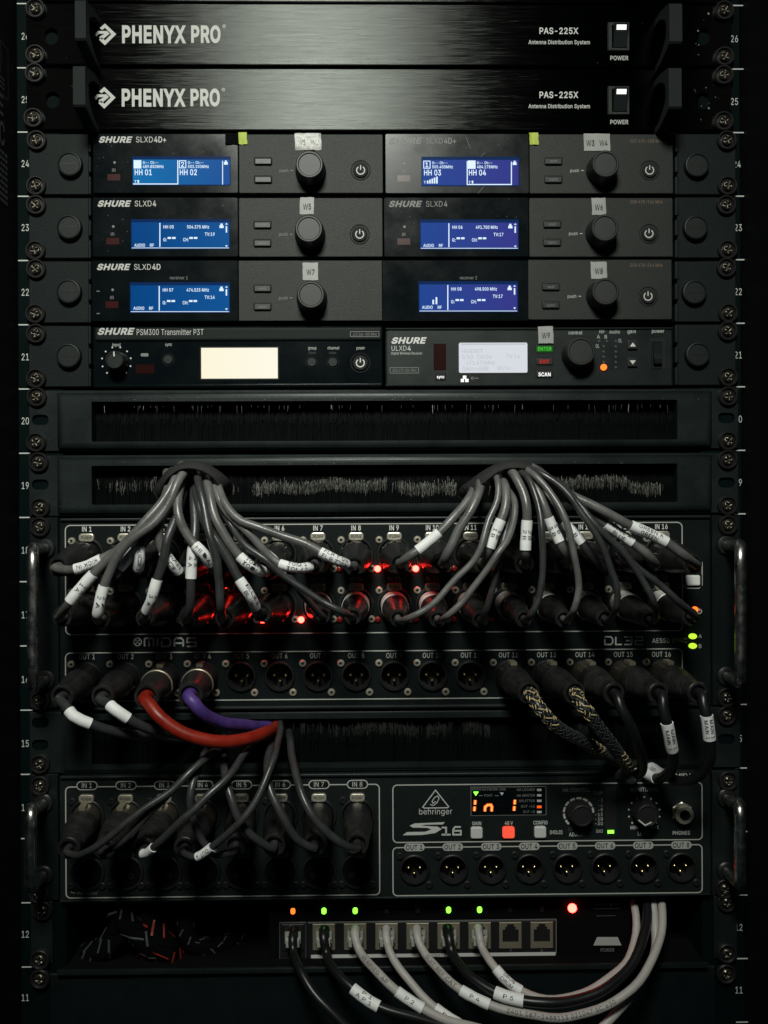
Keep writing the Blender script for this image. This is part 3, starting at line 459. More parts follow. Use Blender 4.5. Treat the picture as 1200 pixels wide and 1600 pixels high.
# ================================================================== THE RACK
rack = thing('equipment_rack', 'tall black equipment rack with white unit numbers printed on both rails', 'rack', (0, 0, 0.44))
UY = [9, 107.3, 206, 306, 405.5, 506, 605.5, 705.5, 806, 906, 1006, 1107, 1206.5, 1305.5, 1404, 1503, 1602]
NUML = {26: 57, 25: 156, 24: 256, 23: 356, 22: 457, 21: 558, 20: 658, 19: 759, 18: 860, 17: 961, 16: 1062, 15: 1162, 14: 1262, 12: 1460, 11: 1559}
NUMR = {26: 61, 25: 159, 24: 257, 23: 356, 22: 456, 21: 555, 20: 655, 19: 754, 15: 1154, 14: 1252, 12: 1449, 11: 1547}
def rail(side):
    b = MB(); x0, x1 = (28, 100) if side < 0 else (1095, 1161)
    xm = (x0 + x1) / 2
    X0, X1 = W(x0, 800, 0).x, W(x1, 800, 0).x
    b.prism([(X0, 0.40), (X1, 0.40), (X1, 1.26), (X0, 1.26)], 0.03, 0.0, 'rail', 0.0012)
    o = b.build('rail', rack)
    t = MB(); n = MB()
    for i in range(-1, 17):
        if side > 0 and i in (9, 10): continue
        yy = 1.2 - 0.04445 * i; xx = -0.24557 if side < 0 else 0.25133
        hw = 0.0032
        t.add([(xx - hw - .001, -0.00015, yy - .0004), (xx + hw + .001, -0.00015, yy - .0004), (xx + hw + .001, -0.00015, yy + .0004), (xx - hw - .001, -0.00015, yy + .0004)], [[0, 1, 2, 3]], 'inkw')
    t.build('unit_mark', o)
    for k, y in (NUML if side < 0 else NUMR).items():
        if side < 0: T(n, str(k), 33, y + 5, 10.5, 0, 'inkw', 0, w=13)
        else: T(n, str(k), 1158 if k == 24 else (1160 if k > 12 and k < 24 else (1154 if k > 24 else 1161)), y + 5, 10.5, 0, 'inkw', 0, w=13, align='r')
    n.build('unit_number', o)
rail(-1); rail(1)
b = MB(); xl = W(28, 800, 0).x; xr = W(1161, 800, 0).x
b.prism([(xl - .012, .38), (xl - .0006, .38), (xl - .0006, 1.28), (xl - .012, 1.28)], 0.35, -0.16, 'cab', 0.0008); SP = b.build('side_panel', rack)
b = MB(); b.prism([(xr + .002, .38), (xr + .014, .38), (xr + .014, 1.28), (xr + .002, 1.28)], 0.35, -0.10, 'cab', 0.0008); b.build('side_panel', rack)
b = MB(); b.prism([(xl - .011, .38), (xr + .013, .38), (xr + .013, 1.28), (xl - .011, 1.28)], 0.36, 0.3505, 'deep'); b.build('back_panel', rack)
b = MB(); b.prism([(xl, 1.262), (xr, 1.262), (xr, 1.275), (xl, 1.275)], 0.35, 0.0, 'cab'); b.build('top_panel', rack)
b = MB(); b.prism([(xl, .385), (xr, .385), (xr, .398), (xl, .398)], 0.35, 0.0, 'cab'); b.build('bottom_panel', rack)
# worn warning label on the inner face of the left side panel
b = MB(); xs = xl - 0.0004
sd = lambda y, z: (lambda a, c: Vector((xs, -y - a, z + c)))          # text on a wall that faces +X: reading direction towards the rails
def wtext(t, y, z, h, m='inkf', st=1, w=None): text(b, t, lambda a, c: Vector((xs, -y + a, z + c)), m, st, w, h)
def wline(pts, wd=0.0007, m='inkf', closed=True):
    n = len(pts); vs = []
    for i in range(n):
        a, q, c = Vector(pts[i - 1]), Vector(pts[i]), Vector(pts[(i + 1) % n]); e = ((q - a).normalized() + (c - q).normalized()).normalized(); nn = Vector((-e.y, e.x)) * wd / 2
        vs += [(xs, -(q.x + nn.x), q.y + nn.y), (xs, -(q.x - nn.x), q.y - nn.y)]
    b.add(vs, [[2 * i, 2 * i + 1, 2 * ((i + 1) % n) + 1, 2 * ((i + 1) % n)] for i in range(n if closed else n - 1)], m)
zc = lambda y: 1.2 - 0.04445 * (y - 9) / 99.7
wline([(0.012, zc(95)), (0.055, zc(95)), (0.055, zc(172)), (0.012, zc(172))])
wline([(0.034 + 0.011 * math.cos(R(a)), zc(118) + 0.019 * math.sin(R(a))) for a in range(0, 360, 24)])
wline([(0.025, zc(130)), (0.043, zc(130)), (0.034, zc(103))])
for i in range(3):
    z = zc(150 + i * 7); b.add([(xs, -0.018, z), (xs, -0.050, z), (xs, -0.050, z + .0012), (xs, -0.018, z + .0012)], [[0, 1, 2, 3]], 'inkf')
wtext('C E', 0.045, zc(204), 0.013, w=0.026); wtext('EAC', 0.045, zc(248), 0.015, w=0.028)
for i in range(9):
    z = zc(262 + i * 9); e = 0.045 - 0.004 * (i % 3)
    for k in range(6):
        b.add([(xs, -0.014 - k * (e - .014) / 6, z), (xs, -0.014 - (k + .8) * (e - .014) / 6, z), (xs, -0.014 - (k + .8) * (e - .014) / 6, z + .0022), (xs, -0.014 - k * (e - .014) / 6, z + .0022)], [[0, 1, 2, 3]], 'inkf')
b.build('warning_label', SP)
# ------------------------------------------------------------------ top edge of the panel above
t = thing('blank_panel', 'brushed black panel edge at the very top above the first distribution unit', 'blank panel', W(600, 3, 0))
b = MB(); b.rbox(40, -60, 1143, 3, 0, 3, 'brushed', 0.5, 0.5); b.build('front_panel', t)
# ------------------------------------------------------------------ antenna distribution units
def handle_bar(parent, px0, px1, py0, py1, dtop):
    """D-shaped grab handle; the photo rectangle is its front face at depth dtop"""
    b = MB(); xm = (px0 + px1) / 2; ym = (py0 + py1) / 2
    X0, X1 = W(px0, ym, dtop).x, W(px1, ym, dtop).x; zt, zb = W(xm, py0, dtop).z, W(xm, py1, dtop).z; f = dtop * .001
    H = (zt - zb) / 2; zc_ = (zt + zb) / 2
    out = [(0.003, -H - .0045), (0.014, -H - .0040), (f - .006, -H - .001), (f - .0012, -H + .0004), (f, -H + .0016), (f, H - .0016), (f - .0012, H - .0004), (f - .006, H + .001), (0.014, H + .004), (0.003, H + .0045)]
    inn = [(0.003, -H - .0005), (0.012, -H + .0005), (f - .012, -H + .005), (f - .008, -H + .008), (f - .007, -H + .011), (f - .007, H - .011), (f - .008, H - .008), (f - .012, H - .005), (0.012, H - .0005), (0.003, H + .0005)]
    n = len(out); v = []
    for xx in (X0, X1): v += [(xx, -a, zc_ + c) for a, c in out] + [(xx, -a, zc_ + c) for a, c in inn]
    fs = []
    for i in range(n - 1):
        fs += [[i, i + 1, 2 * n + i + 1, 2 * n + i], [n + i, n + i + 1, 3 * n + i + 1, 3 * n + i], [i, i + 1, n + i + 1, n + i], [2 * n + i, 2 * n + i + 1, 3 * n + i + 1, 3 * n + i]]
    b.add(v, fs, 'grip'); return b.build('handle', parent)
def logo_diamond(b, x, y, d):
    q = lambda pts: [(x + (a - 490) / 3, y + (c - 160) / 3) for a, c in pts]
    flat(b, q([(490, 110), (543, 160), (490, 212), (462, 186), (476, 174), (490, 190), (520, 160), (490, 130), (478, 140), (466, 132)]), d, 'ink')
    flat(b, q([(438, 162), (458, 145), (500, 145), (512, 158), (478, 186), (462, 174), (488, 158), (462, 158), (452, 170)]), d, 'ink')
def distribution(i, y0, y1, label, hl, hr, sw, ly, sc, holes):
    t = thing('antenna_distributor', label, 'antenna distributor', W(600, y1, 0), 'antenna distribution units at the top of the rack')
    b = MB(); hs = [prect(a - 11, c - 13, a + 11, c + 13, 3, 4.8) for a, c in holes] + [prect(hx - 15, sw - 20, hx + 15, sw + 20, 3, .3) for hx in (967,)]
    b.rbox(41, y0, 1143, y1, 0, 3, 'brushed', 0.6, 0.5, holes=hs, hm='black'); b.build('front_panel', t)
    for h in (hl, hr): handle_bar(t, *h)
    b = MB(); dx = -0.5 * i
    logo_diamond(b, 164 + dx * 2, ly, 3); T(b, 'PHENYX', 190 + dx, ly + 12.5, 24.5, 3, 'ink', 2, w=100); T(b, 'PRO', 298 + dx * 2, ly + 12, 24, 3, 'ink', 2, w=48); T(b, '\u00ae', 347 + dx * 2, ly - 8, 7, 3, 'ink', 0)
    dust(t, 45, y0 + 2, 1140, y1 - 2, 3, 60, 'inkf'); dust(t, 1085, y0 + 10, 1128, y1 - 10, 3, 10, 'inkd', .0009); b.build('maker_lettering', t); b = MB()
    T(b, 'PAS-225X', 873, sw - 4, 9.5, 3, 'inkw', 1, w=62, align='c'); T(b, 'Antenna Distribution System', 874, sw + 12, 6.0, 3, 'ink', 1, w=97, align='c')
    T(b, 'POWER', 967.5, sw + 37, 6.5, 3, 'ink', 1, w=29, align='c')
    b.build('model_lettering', t)
    b = MB()
    b.rbox(950, sw - 23, 984, sw + 22, 2, 4.2, 'ctrl', 0.4, 0.5, holes=[prect(956, sw - 18, 980, sw + 18, 4.2, .3)], hy=0, hm='matt')
    o = b.build('power_switch', t)
    b = MB(); c = W(968, sw, 3); hx = 0.0047
    z = lambda p: W(968, sw + p, 4).z
    pr = [(0.001, z(17)), (0.001, z(-17)), (0.0075, z(-17)), (0.0085, z(-14)), (0.0062, z(2)), (0.0042, z(17))]
    v = [(c.x + sx * hx, -a, q) for sx in (-1, 1) for a, q in pr]; n = len(pr)
    b.add(v, [[k, (k + 1) % n, n + (k + 1) % n, n + k] for k in range(n)] + [list(range(n)), list(range(n, 2 * n))], 'ear'); b.build('rocker', o)
    b = MB(); a0 = -0.00795 - .0003; b.add([(c.x - .0034, -0.0086, z(-13)), (c.x + .0034, -0.0086, z(-13)), (c.x + .0034, -0.0078, z(-6)), (c.x - .0034, -0.0078, z(-6))], [[0, 1, 2, 3]], 'lit_w'); b.build('switch_light', o)
    rack_screws(t, sc, 3)
distribution(0, 6.5, 101.5, 'topmost brushed black antenna distribution unit with lit rocker switch and raised side handles',
    (117, 134, -2, 63, 33), (1046, 1066, 3, 68, 33), 57, 53.5, [(55, 13), (55, 85), (1132, 16), (1132, 88)], [(80, 57), (1098, 57)])
distribution(1, 107.5, 203, 'second brushed black antenna distribution unit directly above the wireless receivers',
    (114, 133, 101, 167, 33), (1045, 1065, 104, 170, 33), 157, 152.5, [(54, 114), (52, 184), (1131, 117), (1131, 189)], [(82, 156), (1098, 157)])
# ------------------------------------------------------------------ half-rack wireless receivers
def rack_ear(parent, side, y0, y1, sc, cap):
    b = MB(); x0, x1 = (45, 139) if side < 0 else (1058, 1150)
    b.rbox(x0, y0, x1, y1, 0, 2.5, 'ear', 0.4, 0.5); 
    o = b.build('rack_ear', parent)
    b = MB(); h = (y1 - y0) / 3                                              # folded inner flange with two relief notches
    e = x1 if side < 0 else x0
    for k in range(3):
        xa, xb = (e - 2, e + 3) if side < 0 else (e - 3, e + 3)
        b.rbox(min(xa, xb), y0 + h * k + (3 if k else 0), max(xa, xb), y0 + h * (k + 1) - (3 if k < 2 else 0), -8, 3.4, 'ear', 0.6, 0.8, segs=2)
    b.build('ear_flange', o)
    b = MB(); p = W(cap[0], cap[1], 6.5); p.y = -0.0025
    b.lathe(p, FR, [(0, 0.0086), (0.0030, 0.0084), (0.0040, 0.0080), (0.0042, 0.0074), (0.0034, 0.0068)], 36, 'cap', cap1=False)
    b.lathe(p, FR, [(0.0034, 0.0069), (0.0034, 0.0002)], 36, 'cap')
    q = W(cap[0], cap[1], 6)
    text(b, 'SHURE', lambda a, c: Vector((q.x + a, p.y - 0.0036, q.z - 0.0008 + c)), 'black', 2, 0.0105, 0.0018, 'c', 0.2)
    b.lathe(Vector((q.x, p.y, q.z - 0.0042)), FR, [(0.0034, 0.0005), (0.0037, 0.0004), (0.0037, 0.0001)], 8, 'black')
    b.build('cap_button', o)
    for x, y in sc: place('rack_screw', SCREW, o, W(x, y, 4.5), rot=(0, random.uniform(0, 6.28), 0)).location.y += 0.002
    return o
def power_icon(b, x, y, r, d, m='ink'):
    pts = [(x + r * math.sin(R(a)), y - r * math.cos(R(a))) for a in range(35, 326, 18)]
    line(b, pts, 1.7, d, m); line(b, [(x, y - r * 1.25), (x, y - r * .1)], 1.7, d, m)
def knob(parent, px, py, rpx, dd, base=0, name='control_knob', m='knob'):
    b = MB(); p = W(px, py, dd); p.y = -base * .001; L = (dd - base) * .001; r = rpx * kpx(dd)
    b.lathe(p, FR, [(0, r * 1.12), (0.001, r * 1.14), (L * .35, r * 1.10), (L * .85, r * 1.02), (L * .96, r * .99), (L, r * .93), (L, r * .84), (L - .0007, r * .78)], 44, m, cap1=False)
    b.lathe(p, FR, [(L - .0007, r * .79), (L - .0007, .0002)], 44, m); return b.build(name, parent)
def round_button(parent, px, py, rpx, d, icon=True, im='ink', ring=True):
    b = MB(); p = W(px, py, d); p.y = -d * .001; r = rpx * kpx(d)
    if ring: b.lathe(p, FR, [(0.0001, r), (0.0005, r), (0.0005, r * .93), (-0.0004, r * .88), (-0.0004, r * .76)], 32, 'matt', cap1=False)
    b.lathe(p, FR, [(0.0, r * .78), (0.0009, r * .76), (0.0012, r * .70), (0.0012, .0001)], 32, 'matt' if icon else 'cap'); o = b.build('power_button' if icon else 'push_button', parent)
    if icon:
        b = MB(); power_icon(b, px, py, rpx * .40, d + 1.25, im); b.build('power_symbol', o)
    return o
def key(parent, x0, y0, x1, y1, d, txt, m='black', tm='inkd', th=5, r=0.6, name='push_key', st=0, tw=None, hgt=1.6):
    b = MB(); b.rbox(x0 - 1.5, y0 - 1.5, x1 + 1.5, y1 + 1.5, d - 1, d + 0.25, 'matt', r + .3)
    b.rbox(x0, y0, x1, y1, d, d + hgt, m, r, 0.5, segs=2); o = b.build(name, parent)
    if txt:
        b = MB(); T(b, txt, (x0 + x1) / 2, (y0 + y1) / 2 + th / 2, th, d + hgt, tm, st, w=tw, align='c'); b.build('key_lettering', o)
    return o
def shure(b, x0, x1, yb, h, d, m='ink'): T(b, 'SHURE', x0, yb, h, d, m, 2, w=x1 - x0, shear=0.28)
def screen(parent, x0, y0, x1, y1, d, m, edge=3):
    b = MB(); frect(b, x0 - 1.5, y0 - 5, x1 + 1.5, y1 + 1.5, d, 'lcd_e', 0.10); frect(b, x0, y0, x1, y1, d, m, 0.2); return b.build('display_screen', parent)
def disp_dual(o, x0, x1, y0, y1, d, sel, names, bars):
    b = MB(); m = 'lcdt'; w_ = (x1 - x0); s = w_ / 150.0; L = 0.3
    def rc(a, c, e, f): frect(b, a, c, e, f, d, m, L)
    def Tt(*a, **k): T(b, *a[:3], a[3], d + 0.2, m, 1, **k)
    half = x0 + 70 * s
    for k, xx in enumerate((x0 + 1, half + 1)):
        if k == sel: rc(xx, y0 + 1, xx + 12, y0 + 14)
        else:
            line(b, [(xx + 1, y0 + 2), (xx + 11, y0 + 2), (xx + 11, y0 + 13), (xx + 1, y0 + 13)], 1.3, d, m, True, L); Tt(str(k + 1), xx + 6, y0 + 11, 7, align='c')
        Tt('G:-- Ch:--', xx + 14, y0 + 6.5, 4, w=25); Tt(('489.850MHz', '503.100MHz', '505.400MHz', '484.175MHz')[sel * 2 + k], xx + 14, y0 + 13, 4.5, w=33)
        Tt(names[k], xx + 1, y0 + 24, 8.5, w=28)
        yb = y1 - 2.5
        if bars[k]:
            Tt('T', xx + 1, yb, 4)
            for q in range(bars[k]): rc(xx + 6 + q * 3.6, yb - 4.5 - q * 1.6, xx + 8.4 + q * 3.6, yb)
    a, e = (x0, half - .5) if sel == 0 else (half, x0 + 139 * s)
    line(b, [(a, y1 - .8), (e, y1 - .8), (e, y0 + 1)] if sel == 0 else [(a, y0 + 2), (a, y1 - 1), (e, y1 - 1), (e, y0 + 3)], 1.6, d, m, False, L)
    if sel == 0: line(b, [(x0 + 139 * s, y0 + 2), (x0 + 139 * s, y1)], 1.3, d, m, False, L)
    rc(x1 - 9, y0 + 4, x1 - 3, y0 + 8); rc(x1 - 7.5, y0 + 1.5, x1 - 4.5, y0 + 4)
    b.build('display_text', o)
def disp_single(o, x0, x1, y0, y1, d, name, freq, tv, bars=False):
    b = MB(); m = 'lcdt'; L = 0.3; s = (x1 - x0) / 152.0; xx = lambda a: x0 + a * s
    def Tt(t_, a, yy, h, wd=None): T(b, t_, xx(a), y0 + yy, h, d + 0.2, m, 1, w=None if wd is None else wd * s)
    line(b, [(xx(44), y0 + 1), (xx(44), y1 - 2)], 1.6, d, m, False, L); line(b, [(x0, y1 - .4), (x1, y1 - .4)], .9, d, m, False, L)
    Tt('AUDIO', 4, 38, 4.6, 17); Tt('RF', 28, 38, 4.6, 7); Tt(name, 49, 9.5, 4.8, 17); Tt(freq, 86, 9.5, 4.8, 35); Tt(tv, 114, 21, 5, 16)
    Tt('G:', 49, 29.5, 5, 6); Tt('CH:', 80, 29.5, 5, 9)
    for a in (56, 63, 90, 97): frect(b, xx(a), y0 + 23, xx(a + 5.5), y0 + 26, d, m, L)
    frect(b, xx(137), y0 + 5, xx(143.5), y0 + 9, d, m, L); frect(b, xx(138.5), y0 + 2, xx(142), y0 + 5, d, m, L); frect(b, xx(146.8), y0 + 6, xx(149), y0 + 16, d, m, L)
    flat(b, [(xx(146), y0 + 36), (xx(150), y0 + 36), (xx(148), y0 + 39)], d, m, L); flat(b, [(xx(146), y0 + 3.5), (xx(150), y0 + 3.5), (xx(148), y0 + 1)], d, m, L)
    if bars:
        frect(b, xx(20), y0 + 24, xx(22.6), y0 + 31, d, m, L); frect(b, xx(25), y0 + 20, xx(27.6), y0 + 31, d, m, L)
    b.build('display_text', o)
DR = 4.0                                                                     # receivers' front face
def half_front(t, x0, xs_, x1, y0, y1, glass):
    b = MB(); b.rbox(x0, y0, xs_ - .6, y1, -60, DR, glass, 1.4, 0.5, segs=2); b.build('display_window', t)
    b = MB(); b.rbox(xs_, y0 + 1, x1, y1, -60, DR, 'ctrl', 1.0, 0.5, segs=2); b.build('control_panel', t)
    dust(t, x0 + 3, y0 + 3, xs_ - 3, y1 - 3, DR, 45, 'inkd', .00028)
def left_marks(t, x0, y0, model, dim='ink', logo=True, ir=True):
    b = MB()
    if logo:
        shure(b, x0 + 8, x0 + 59, y0 + 15.5, 8.6, DR, dim); a, c = model
        wa = 6.1 * len(a); T(b, a, x0 + 66, y0 + 15.5, 8.8, DR, dim, 0, w=27.5); T(b, c, x0 + 94.5, y0 + 15.5, 8.8, DR, dim, 1, w={'4': 6, '4D': 14, '4D+': 20}[c])
    if ir:
        p = W(x0 + 33, y0 + 47, DR)
        b.lathe(Vector((p.x, -DR * .001, p.z)), FR, [(0.0001, .0009), (0.0002, .0001)], 12, 'inkd'); T(b, 'IR', x0 + 32, y0 + 61.5, 5.0, DR, 'inkd', 0, align='c')
    b.build('lettering', t)
    if ir:
        b = MB(); frect(b, x0 + 22, y0 + 65, x0 + 42, y0 + 75, DR, 'ir'); b.build('infrared_window', t)
def controls(t, xk, yk, xb, y0, xp, yp, pm='inkd', freq=None, y_f=0):
    key(t, xb, y0 + 39.5, xb + 26, y0 + 49, DR, 'exit', th=4.2, tw=11); key(t, xb, y0 + 68, xb + 26, y0 + 77.5, DR, 'sync', th=4.2, tw=14)
    b = MB(); T(b, 'push', xb + 38.5, y0 + 61.5, 5.2, DR, pm, 0, w=14.5); line(b, [(xb + 56, y0 + 59), (xb + 60, y0 + 59)], 1.2, DR, pm)
    if freq: T(b, freq, 1010, y_f, 5.2, DR, 'inkt', 0, w=52, align='c')
    b.build('control_lettering', t)
    knob(t, xk, yk, 21.5, 17, 4)
    if xp: round_button(t, xp, yp, 15.5, DR, True, 'ink')
def tape_label(t, x0, y0, x1, y1, txt, m='tape', tm='inkb', d=DR, label=None, skew=1.0):
    b = MB(); nx, ny = 6, 4; vs = []
    for j in range(ny + 1):
        for i in range(nx + 1):
            jit = 0.00025 if m == 'tape' else 0.0011
            p = W(x0 + (x1 - x0) * i / nx + random.uniform(-.35, .35) + skew * (j / ny - .5), y0 + (y1 - y0) * j / ny + random.uniform(-.4, .4), d); p.y -= 0.00025 + random.random() * jit * (1 if j > 0 else .3); vs.append(p)
    b.add(vs, [[j * (nx + 1) + i, (j + 1) * (nx + 1) + i, (j + 1) * (nx + 1) + i + 1, j * (nx + 1) + i + 1] for j in range(ny) for i in range(nx)], m, True)
    o = b.build('tape_label', t, label=label)
    if txt:
        b = MB(); ws = txt.split(' ')
        for k, s in enumerate(ws):
            T(b, s, x0 + (x1 - x0) * (k + .5) / len(ws) + .5, (y0 + y1) / 2 + 5, 8.5, d + .75, tm, 0, w=13.5, align='c')
        b.build('handwritten_code' if m == 'tape2' else 'printed_code', o)
# row of unit 24
GRP = 'half-rack wireless receivers with blue screens'
def receiver(label, x0, xs_, x1, y0, y1, glass='glass'):
    t = thing('wireless_receiver', label, 'wireless receiver', W((x0 + x1) / 2, y1, 0), GRP); half_front(t, x0, xs_, x1, y0, y1, glass); return t
t = receiver('wireless receiver whose blue screen reads HH 01 and HH 02', 145, 373, 598.5, 208.5, 302)
rack_ear(t, -1, 209, 304, [(57, 219), (56, 290)], (108, 256))
left_marks(t, 146, 207, ('SLXD', '4D+')); o = screen(t, 208, 249.5, 359, 288.5, DR, 'lcd_a'); disp_dual(o, 208, 359, 249.5, 288.5, DR, 0, ('HH 01', 'HH 02'), (1, 0))
controls(t, 483.5, 256.5, 398, 207.5, 563.5, 266); tape_label(t, 461, 208.5, 502, 235, 'W1 W2', 'tape2', 'inkd', label='crumpled clear tape with faded writing')
tape_label(t, 352, 208, 373, 226, None, 'deep', label='black tape'); tape_label(t, 373, 207, 386, 226, None, 'green', label='lime green tape')
t = receiver('wireless receiver whose smudged screen reads HH 03 and HH 04', 601.5, 827.5, 1052, 208.5, 302.5, 'glass2')
rack_ear(t, 1, 209, 304, [(1136, 219), (1137, 290)], (1090, 257.5))
left_marks(t, 599, 209, ('SLXD', '4D+'), 'inkd'); o = screen(t, 660, 250, 810, 289.5, DR, 'lcd_c'); disp_dual(o, 660, 810, 250, 289.5, DR, 1, ('HH 03', 'HH 04'), (5, 1))
b = MB()
for p in (((747, 302), (757, 290)), ((775, 290), (793, 266)), ((793, 283), (801, 268)), ((671, 230), (676, 246)), ((750, 246), (758, 238)), ((728, 214), (735, 232))): line(b, p, .45, DR, 'inkd', lift=.05)
b.build('scratches', t, kind='stuff')
controls(t, 946.5, 255.5, 852, 207.5, 1015, 266, 'ink', 'G57 470-608 MHz', 223); tape_label(t, 912, 209, 953, 236, 'W3 W4'); tape_label(t, 827, 207.5, 841, 226.5, None, 'green', label='lime green tape')
# unit 23
t = receiver('wireless receiver with tape code W5 above its knob', 144, 373, 598, 308, 401.5)
rack_ear(t, -1, 309, 403.5, [(56, 320), (55, 391)], (107, 354.5))
left_marks(t, 144, 307, ('SLXD', '4')); o = screen(t, 206, 347.5, 358, 388, DR, 'lcd_b'); disp_single(o, 206, 358, 347.5, 388, DR, 'HH 05', '504.375 MHz', 'TV:19')
controls(t, 482.5, 357, 397, 307, 562, 366); tape_label(t, 468.5, 308.5, 490.5, 335, 'W5', skew=-1)
t = receiver('wireless receiver with tape code W6 above its knob', 599.5, 827, 1051.5, 308, 401.5)
rack_ear(t, 1, 308, 403, [(1135, 320), (1137, 390)], (1088, 355))
left_marks(t, 599, 307.5, ('SLXD', '4'), 'inkd'); o = screen(t, 657.5, 348, 809, 388.5, DR, 'lcd_c'); disp_single(o, 657.5, 809, 348, 388.5, DR, 'HH 06', '491.700 MHz', 'TV:17')
controls(t, 945.5, 355.5, 850, 306, 1014, 365, 'ink', 'G58 470-514 MHz', 318); tape_label(t, 924.5, 309.5, 946.5, 336, 'W6')
# unit 22: one full-width dual receiver
t = thing('dual_receiver', 'full-width dual wireless receiver marked receiver 1 and receiver 2', 'wireless receiver', W(600, 503, 0))
b = MB(); b.rbox(143, 406.5, 372.4, 502, -60, DR, 'glass', 1.0, 0.4); b.build('display_window', t)
b = MB(); b.rbox(373, 407, 597, 501, -60, DR, 'ctrl', .2, 0.2); b.build('control_panel', t)
b = MB(); b.rbox(597.6, 406.5, 824.4, 501.5, -60, DR, 'glass', .2, 0.2); b.build('display_window', t)
b = MB(); b.rbox(825, 405.5, 1050, 499.5, -60, DR, 'ctrl', 1.0, 0.4); b.build('control_panel', t)
rack_ear(t, -1, 408, 504.5, [(56, 420), (55, 490)], (106.5, 455)); rack_ear(t, 1, 408, 503, [(1135, 418), (1138, 489)], (1086, 456))
left_marks(t, 143, 406, ('SLXD', '4D'))
o = screen(t, 204.5, 446, 358, 487.5, DR, 'lcd_b'); disp_single(o, 204.5, 358, 446, 487.5, DR, 'HH 07', '474.525 MHz', 'TV:14')
o = screen(t, 655.5, 444.5, 808, 486.5, DR, 'lcd_c'); disp_single(o, 655.5, 808, 444.5, 486.5, DR, 'HH 08', '498.500 MHz', 'TV:17', True)
b = MB(); T(b, 'receiver 1', 279.5, 436.5, 5, DR, 'inkd', 0, w=29, align='c'); T(b, 'receiver 2', 732, 436.5, 5, DR, 'inkd', 0, w=28, align='c')
line(b, [(151, 455), (156, 455)], 1.2, DR, 'inkd'); line(b, [(151, 490), (156, 490)], 1.2, DR, 'inkd'); b.build('channel_lettering', t)
controls(t, 485.5, 460, 397, 406.5, None, 0); tape_label(t, 473, 410.5, 497, 438, 'W7', skew=.5)
controls(t, 946.5, 455, 848, 404, 1012.5, 463, 'ink', 'G58 470-514 MHz', 417); tape_label(t, 923, 409, 948, 436, 'W8')
# unit 21 left: in-ear transmitter
t = thing('in_ear_transmitter', 'transmitter with a blank warm white screen and a grey top strip', 'transmitter', W(370, 605, 0))
b = MB(); b.rbox(145, 510, 598, 604, -60, 3.2, 'glass', 1.6, 0.7, segs=2); b.build('display_window', t)
b = MB(); b.rbox(147, 511, 597, 532.5, -20, 4.6, 'ear', 1.2, 1.6, segs=3); b.build('top_strip', t)
b = MB(); b.rbox(146, 600, 597, 605, -20, 4.2, 'glass', .6, 0.8, segs=2); b.build('bottom_lip', t)
rack_ear(t, -1, 509, 604.5, [(56, 521), (56, 591)], (106, 555.5))
b = MB(); shure(b, 152, 208, 522.5, 9.3, 4.6); T(b, 'PSM300 Transmitter P3T', 213, 523.5, 9.0, 4.6, 'ink', 0, w=105)
outline(b, 547.5, 518, 592, 526, 4.6, .8, 'inkd', .3); T(b, 'J13 566-590 MHz', 570, 524.5, 4.6, 4.6, 'inkd', 0, w=38, align='c')
for s, x, y in (('input', 182, 541), ('sync', 263.5, 540.5), ('group', 488, 546), ('channel', 521, 546), ('power', 563.5, 546)): T(b, s, x, y, 4.8, 3.2, 'ink', 0, align='c', w=len(s) * 2.7)
for x in (488, 520): T(b, 'clear', x, 553, 4, 3.2, 'inkf', 0, align='c', w=12)
for a in range(-140, 141, 31):
    p = W(182 + 23 * math.sin(R(a)), 565 - 23 * math.cos(R(a)), 3.2); b.lathe(Vector((p.x, -.0032, p.z)), FR, [(.0001, .0006), (.0002, .0001)], 8, 'inkw')
frect(b, 220, 552, 232, 557, 3.2, 'inkd', r=.8)
b.build('lettering', t)
b = MB(); frect(b, 212, 569.5, 241, 583.5, 3.2, 'ird'); b.build('infrared_window', t)
o = knob(t, 178.5, 562, 14, 15, 3.2, 'input_knob', 'cap'); b = MB(); line(b, [(178, 549.5), (178.5, 557)], 2.0, 15, 'inkw', lift=.3); b.build('pointer_mark', o)
round_button(t, 263, 562, 9.5, 3.2, False); round_button(t, 487, 566, 9.5, 3.2, False); round_button(t, 520, 566, 9.5, 3.2, False); round_button(t, 563, 567, 15.5, 3.2, True, 'inkw')
b = MB(); b.rbox(312.5, 541.5, 436, 593.5, 2.5, 3.4, 'matt', .3); frect(b, 314.5, 543.5, 434, 591.5, 3.4, 'lcd_w', .2); b.build('display_screen', t)
# unit 21 right: rack receiver with white screen
t = thing('diversity_receiver', 'single-channel receiver with cool white screen and green ENTER key', 'wireless receiver', W(827, 604, 0))
b = MB(); b.rbox(602, 512.5, 1052, 603, -60, 4, 'frame', 0.6, 1.4, segs=2); b.build('front_panel', t)
b = MB(); b.rbox(602, 511.5, 1052, 515.5, -20, 4.9, 'ear', .4, 0.8, segs=2); b.build('trim_rim', t); b = MB(); b.rbox(602, 599, 1052, 603.5, -20, 4.9, 'ear', .4, .8, segs=2); b.build('trim_rim', t)
rack_ear(t, 1, 507, 602, [(1137, 517), (1138, 589)], (1091, 553.5))
b = MB(); shure(b, 611, 665, 536.5, 8.8, 4, 'inkw'); T(b, 'ULXD', 611, 548, 7.6, 4, 'ink', 0, w=25); T(b, '4', 636.5, 548, 7.6, 4, 'ink', 1, w=6); T(b, 'Digital Wireless Receiver', 611, 554, 4, 4, 'ink', 0, w=49)
outline(b, 609.5, 574.5, 654, 583, 4, .8, 'inkd', .2); T(b, 'G50 470-534 MHz', 632, 581, 4.5, 4, 'inkd', 0, w=38, align='c')
b.build('maker_lettering', t); b = MB()
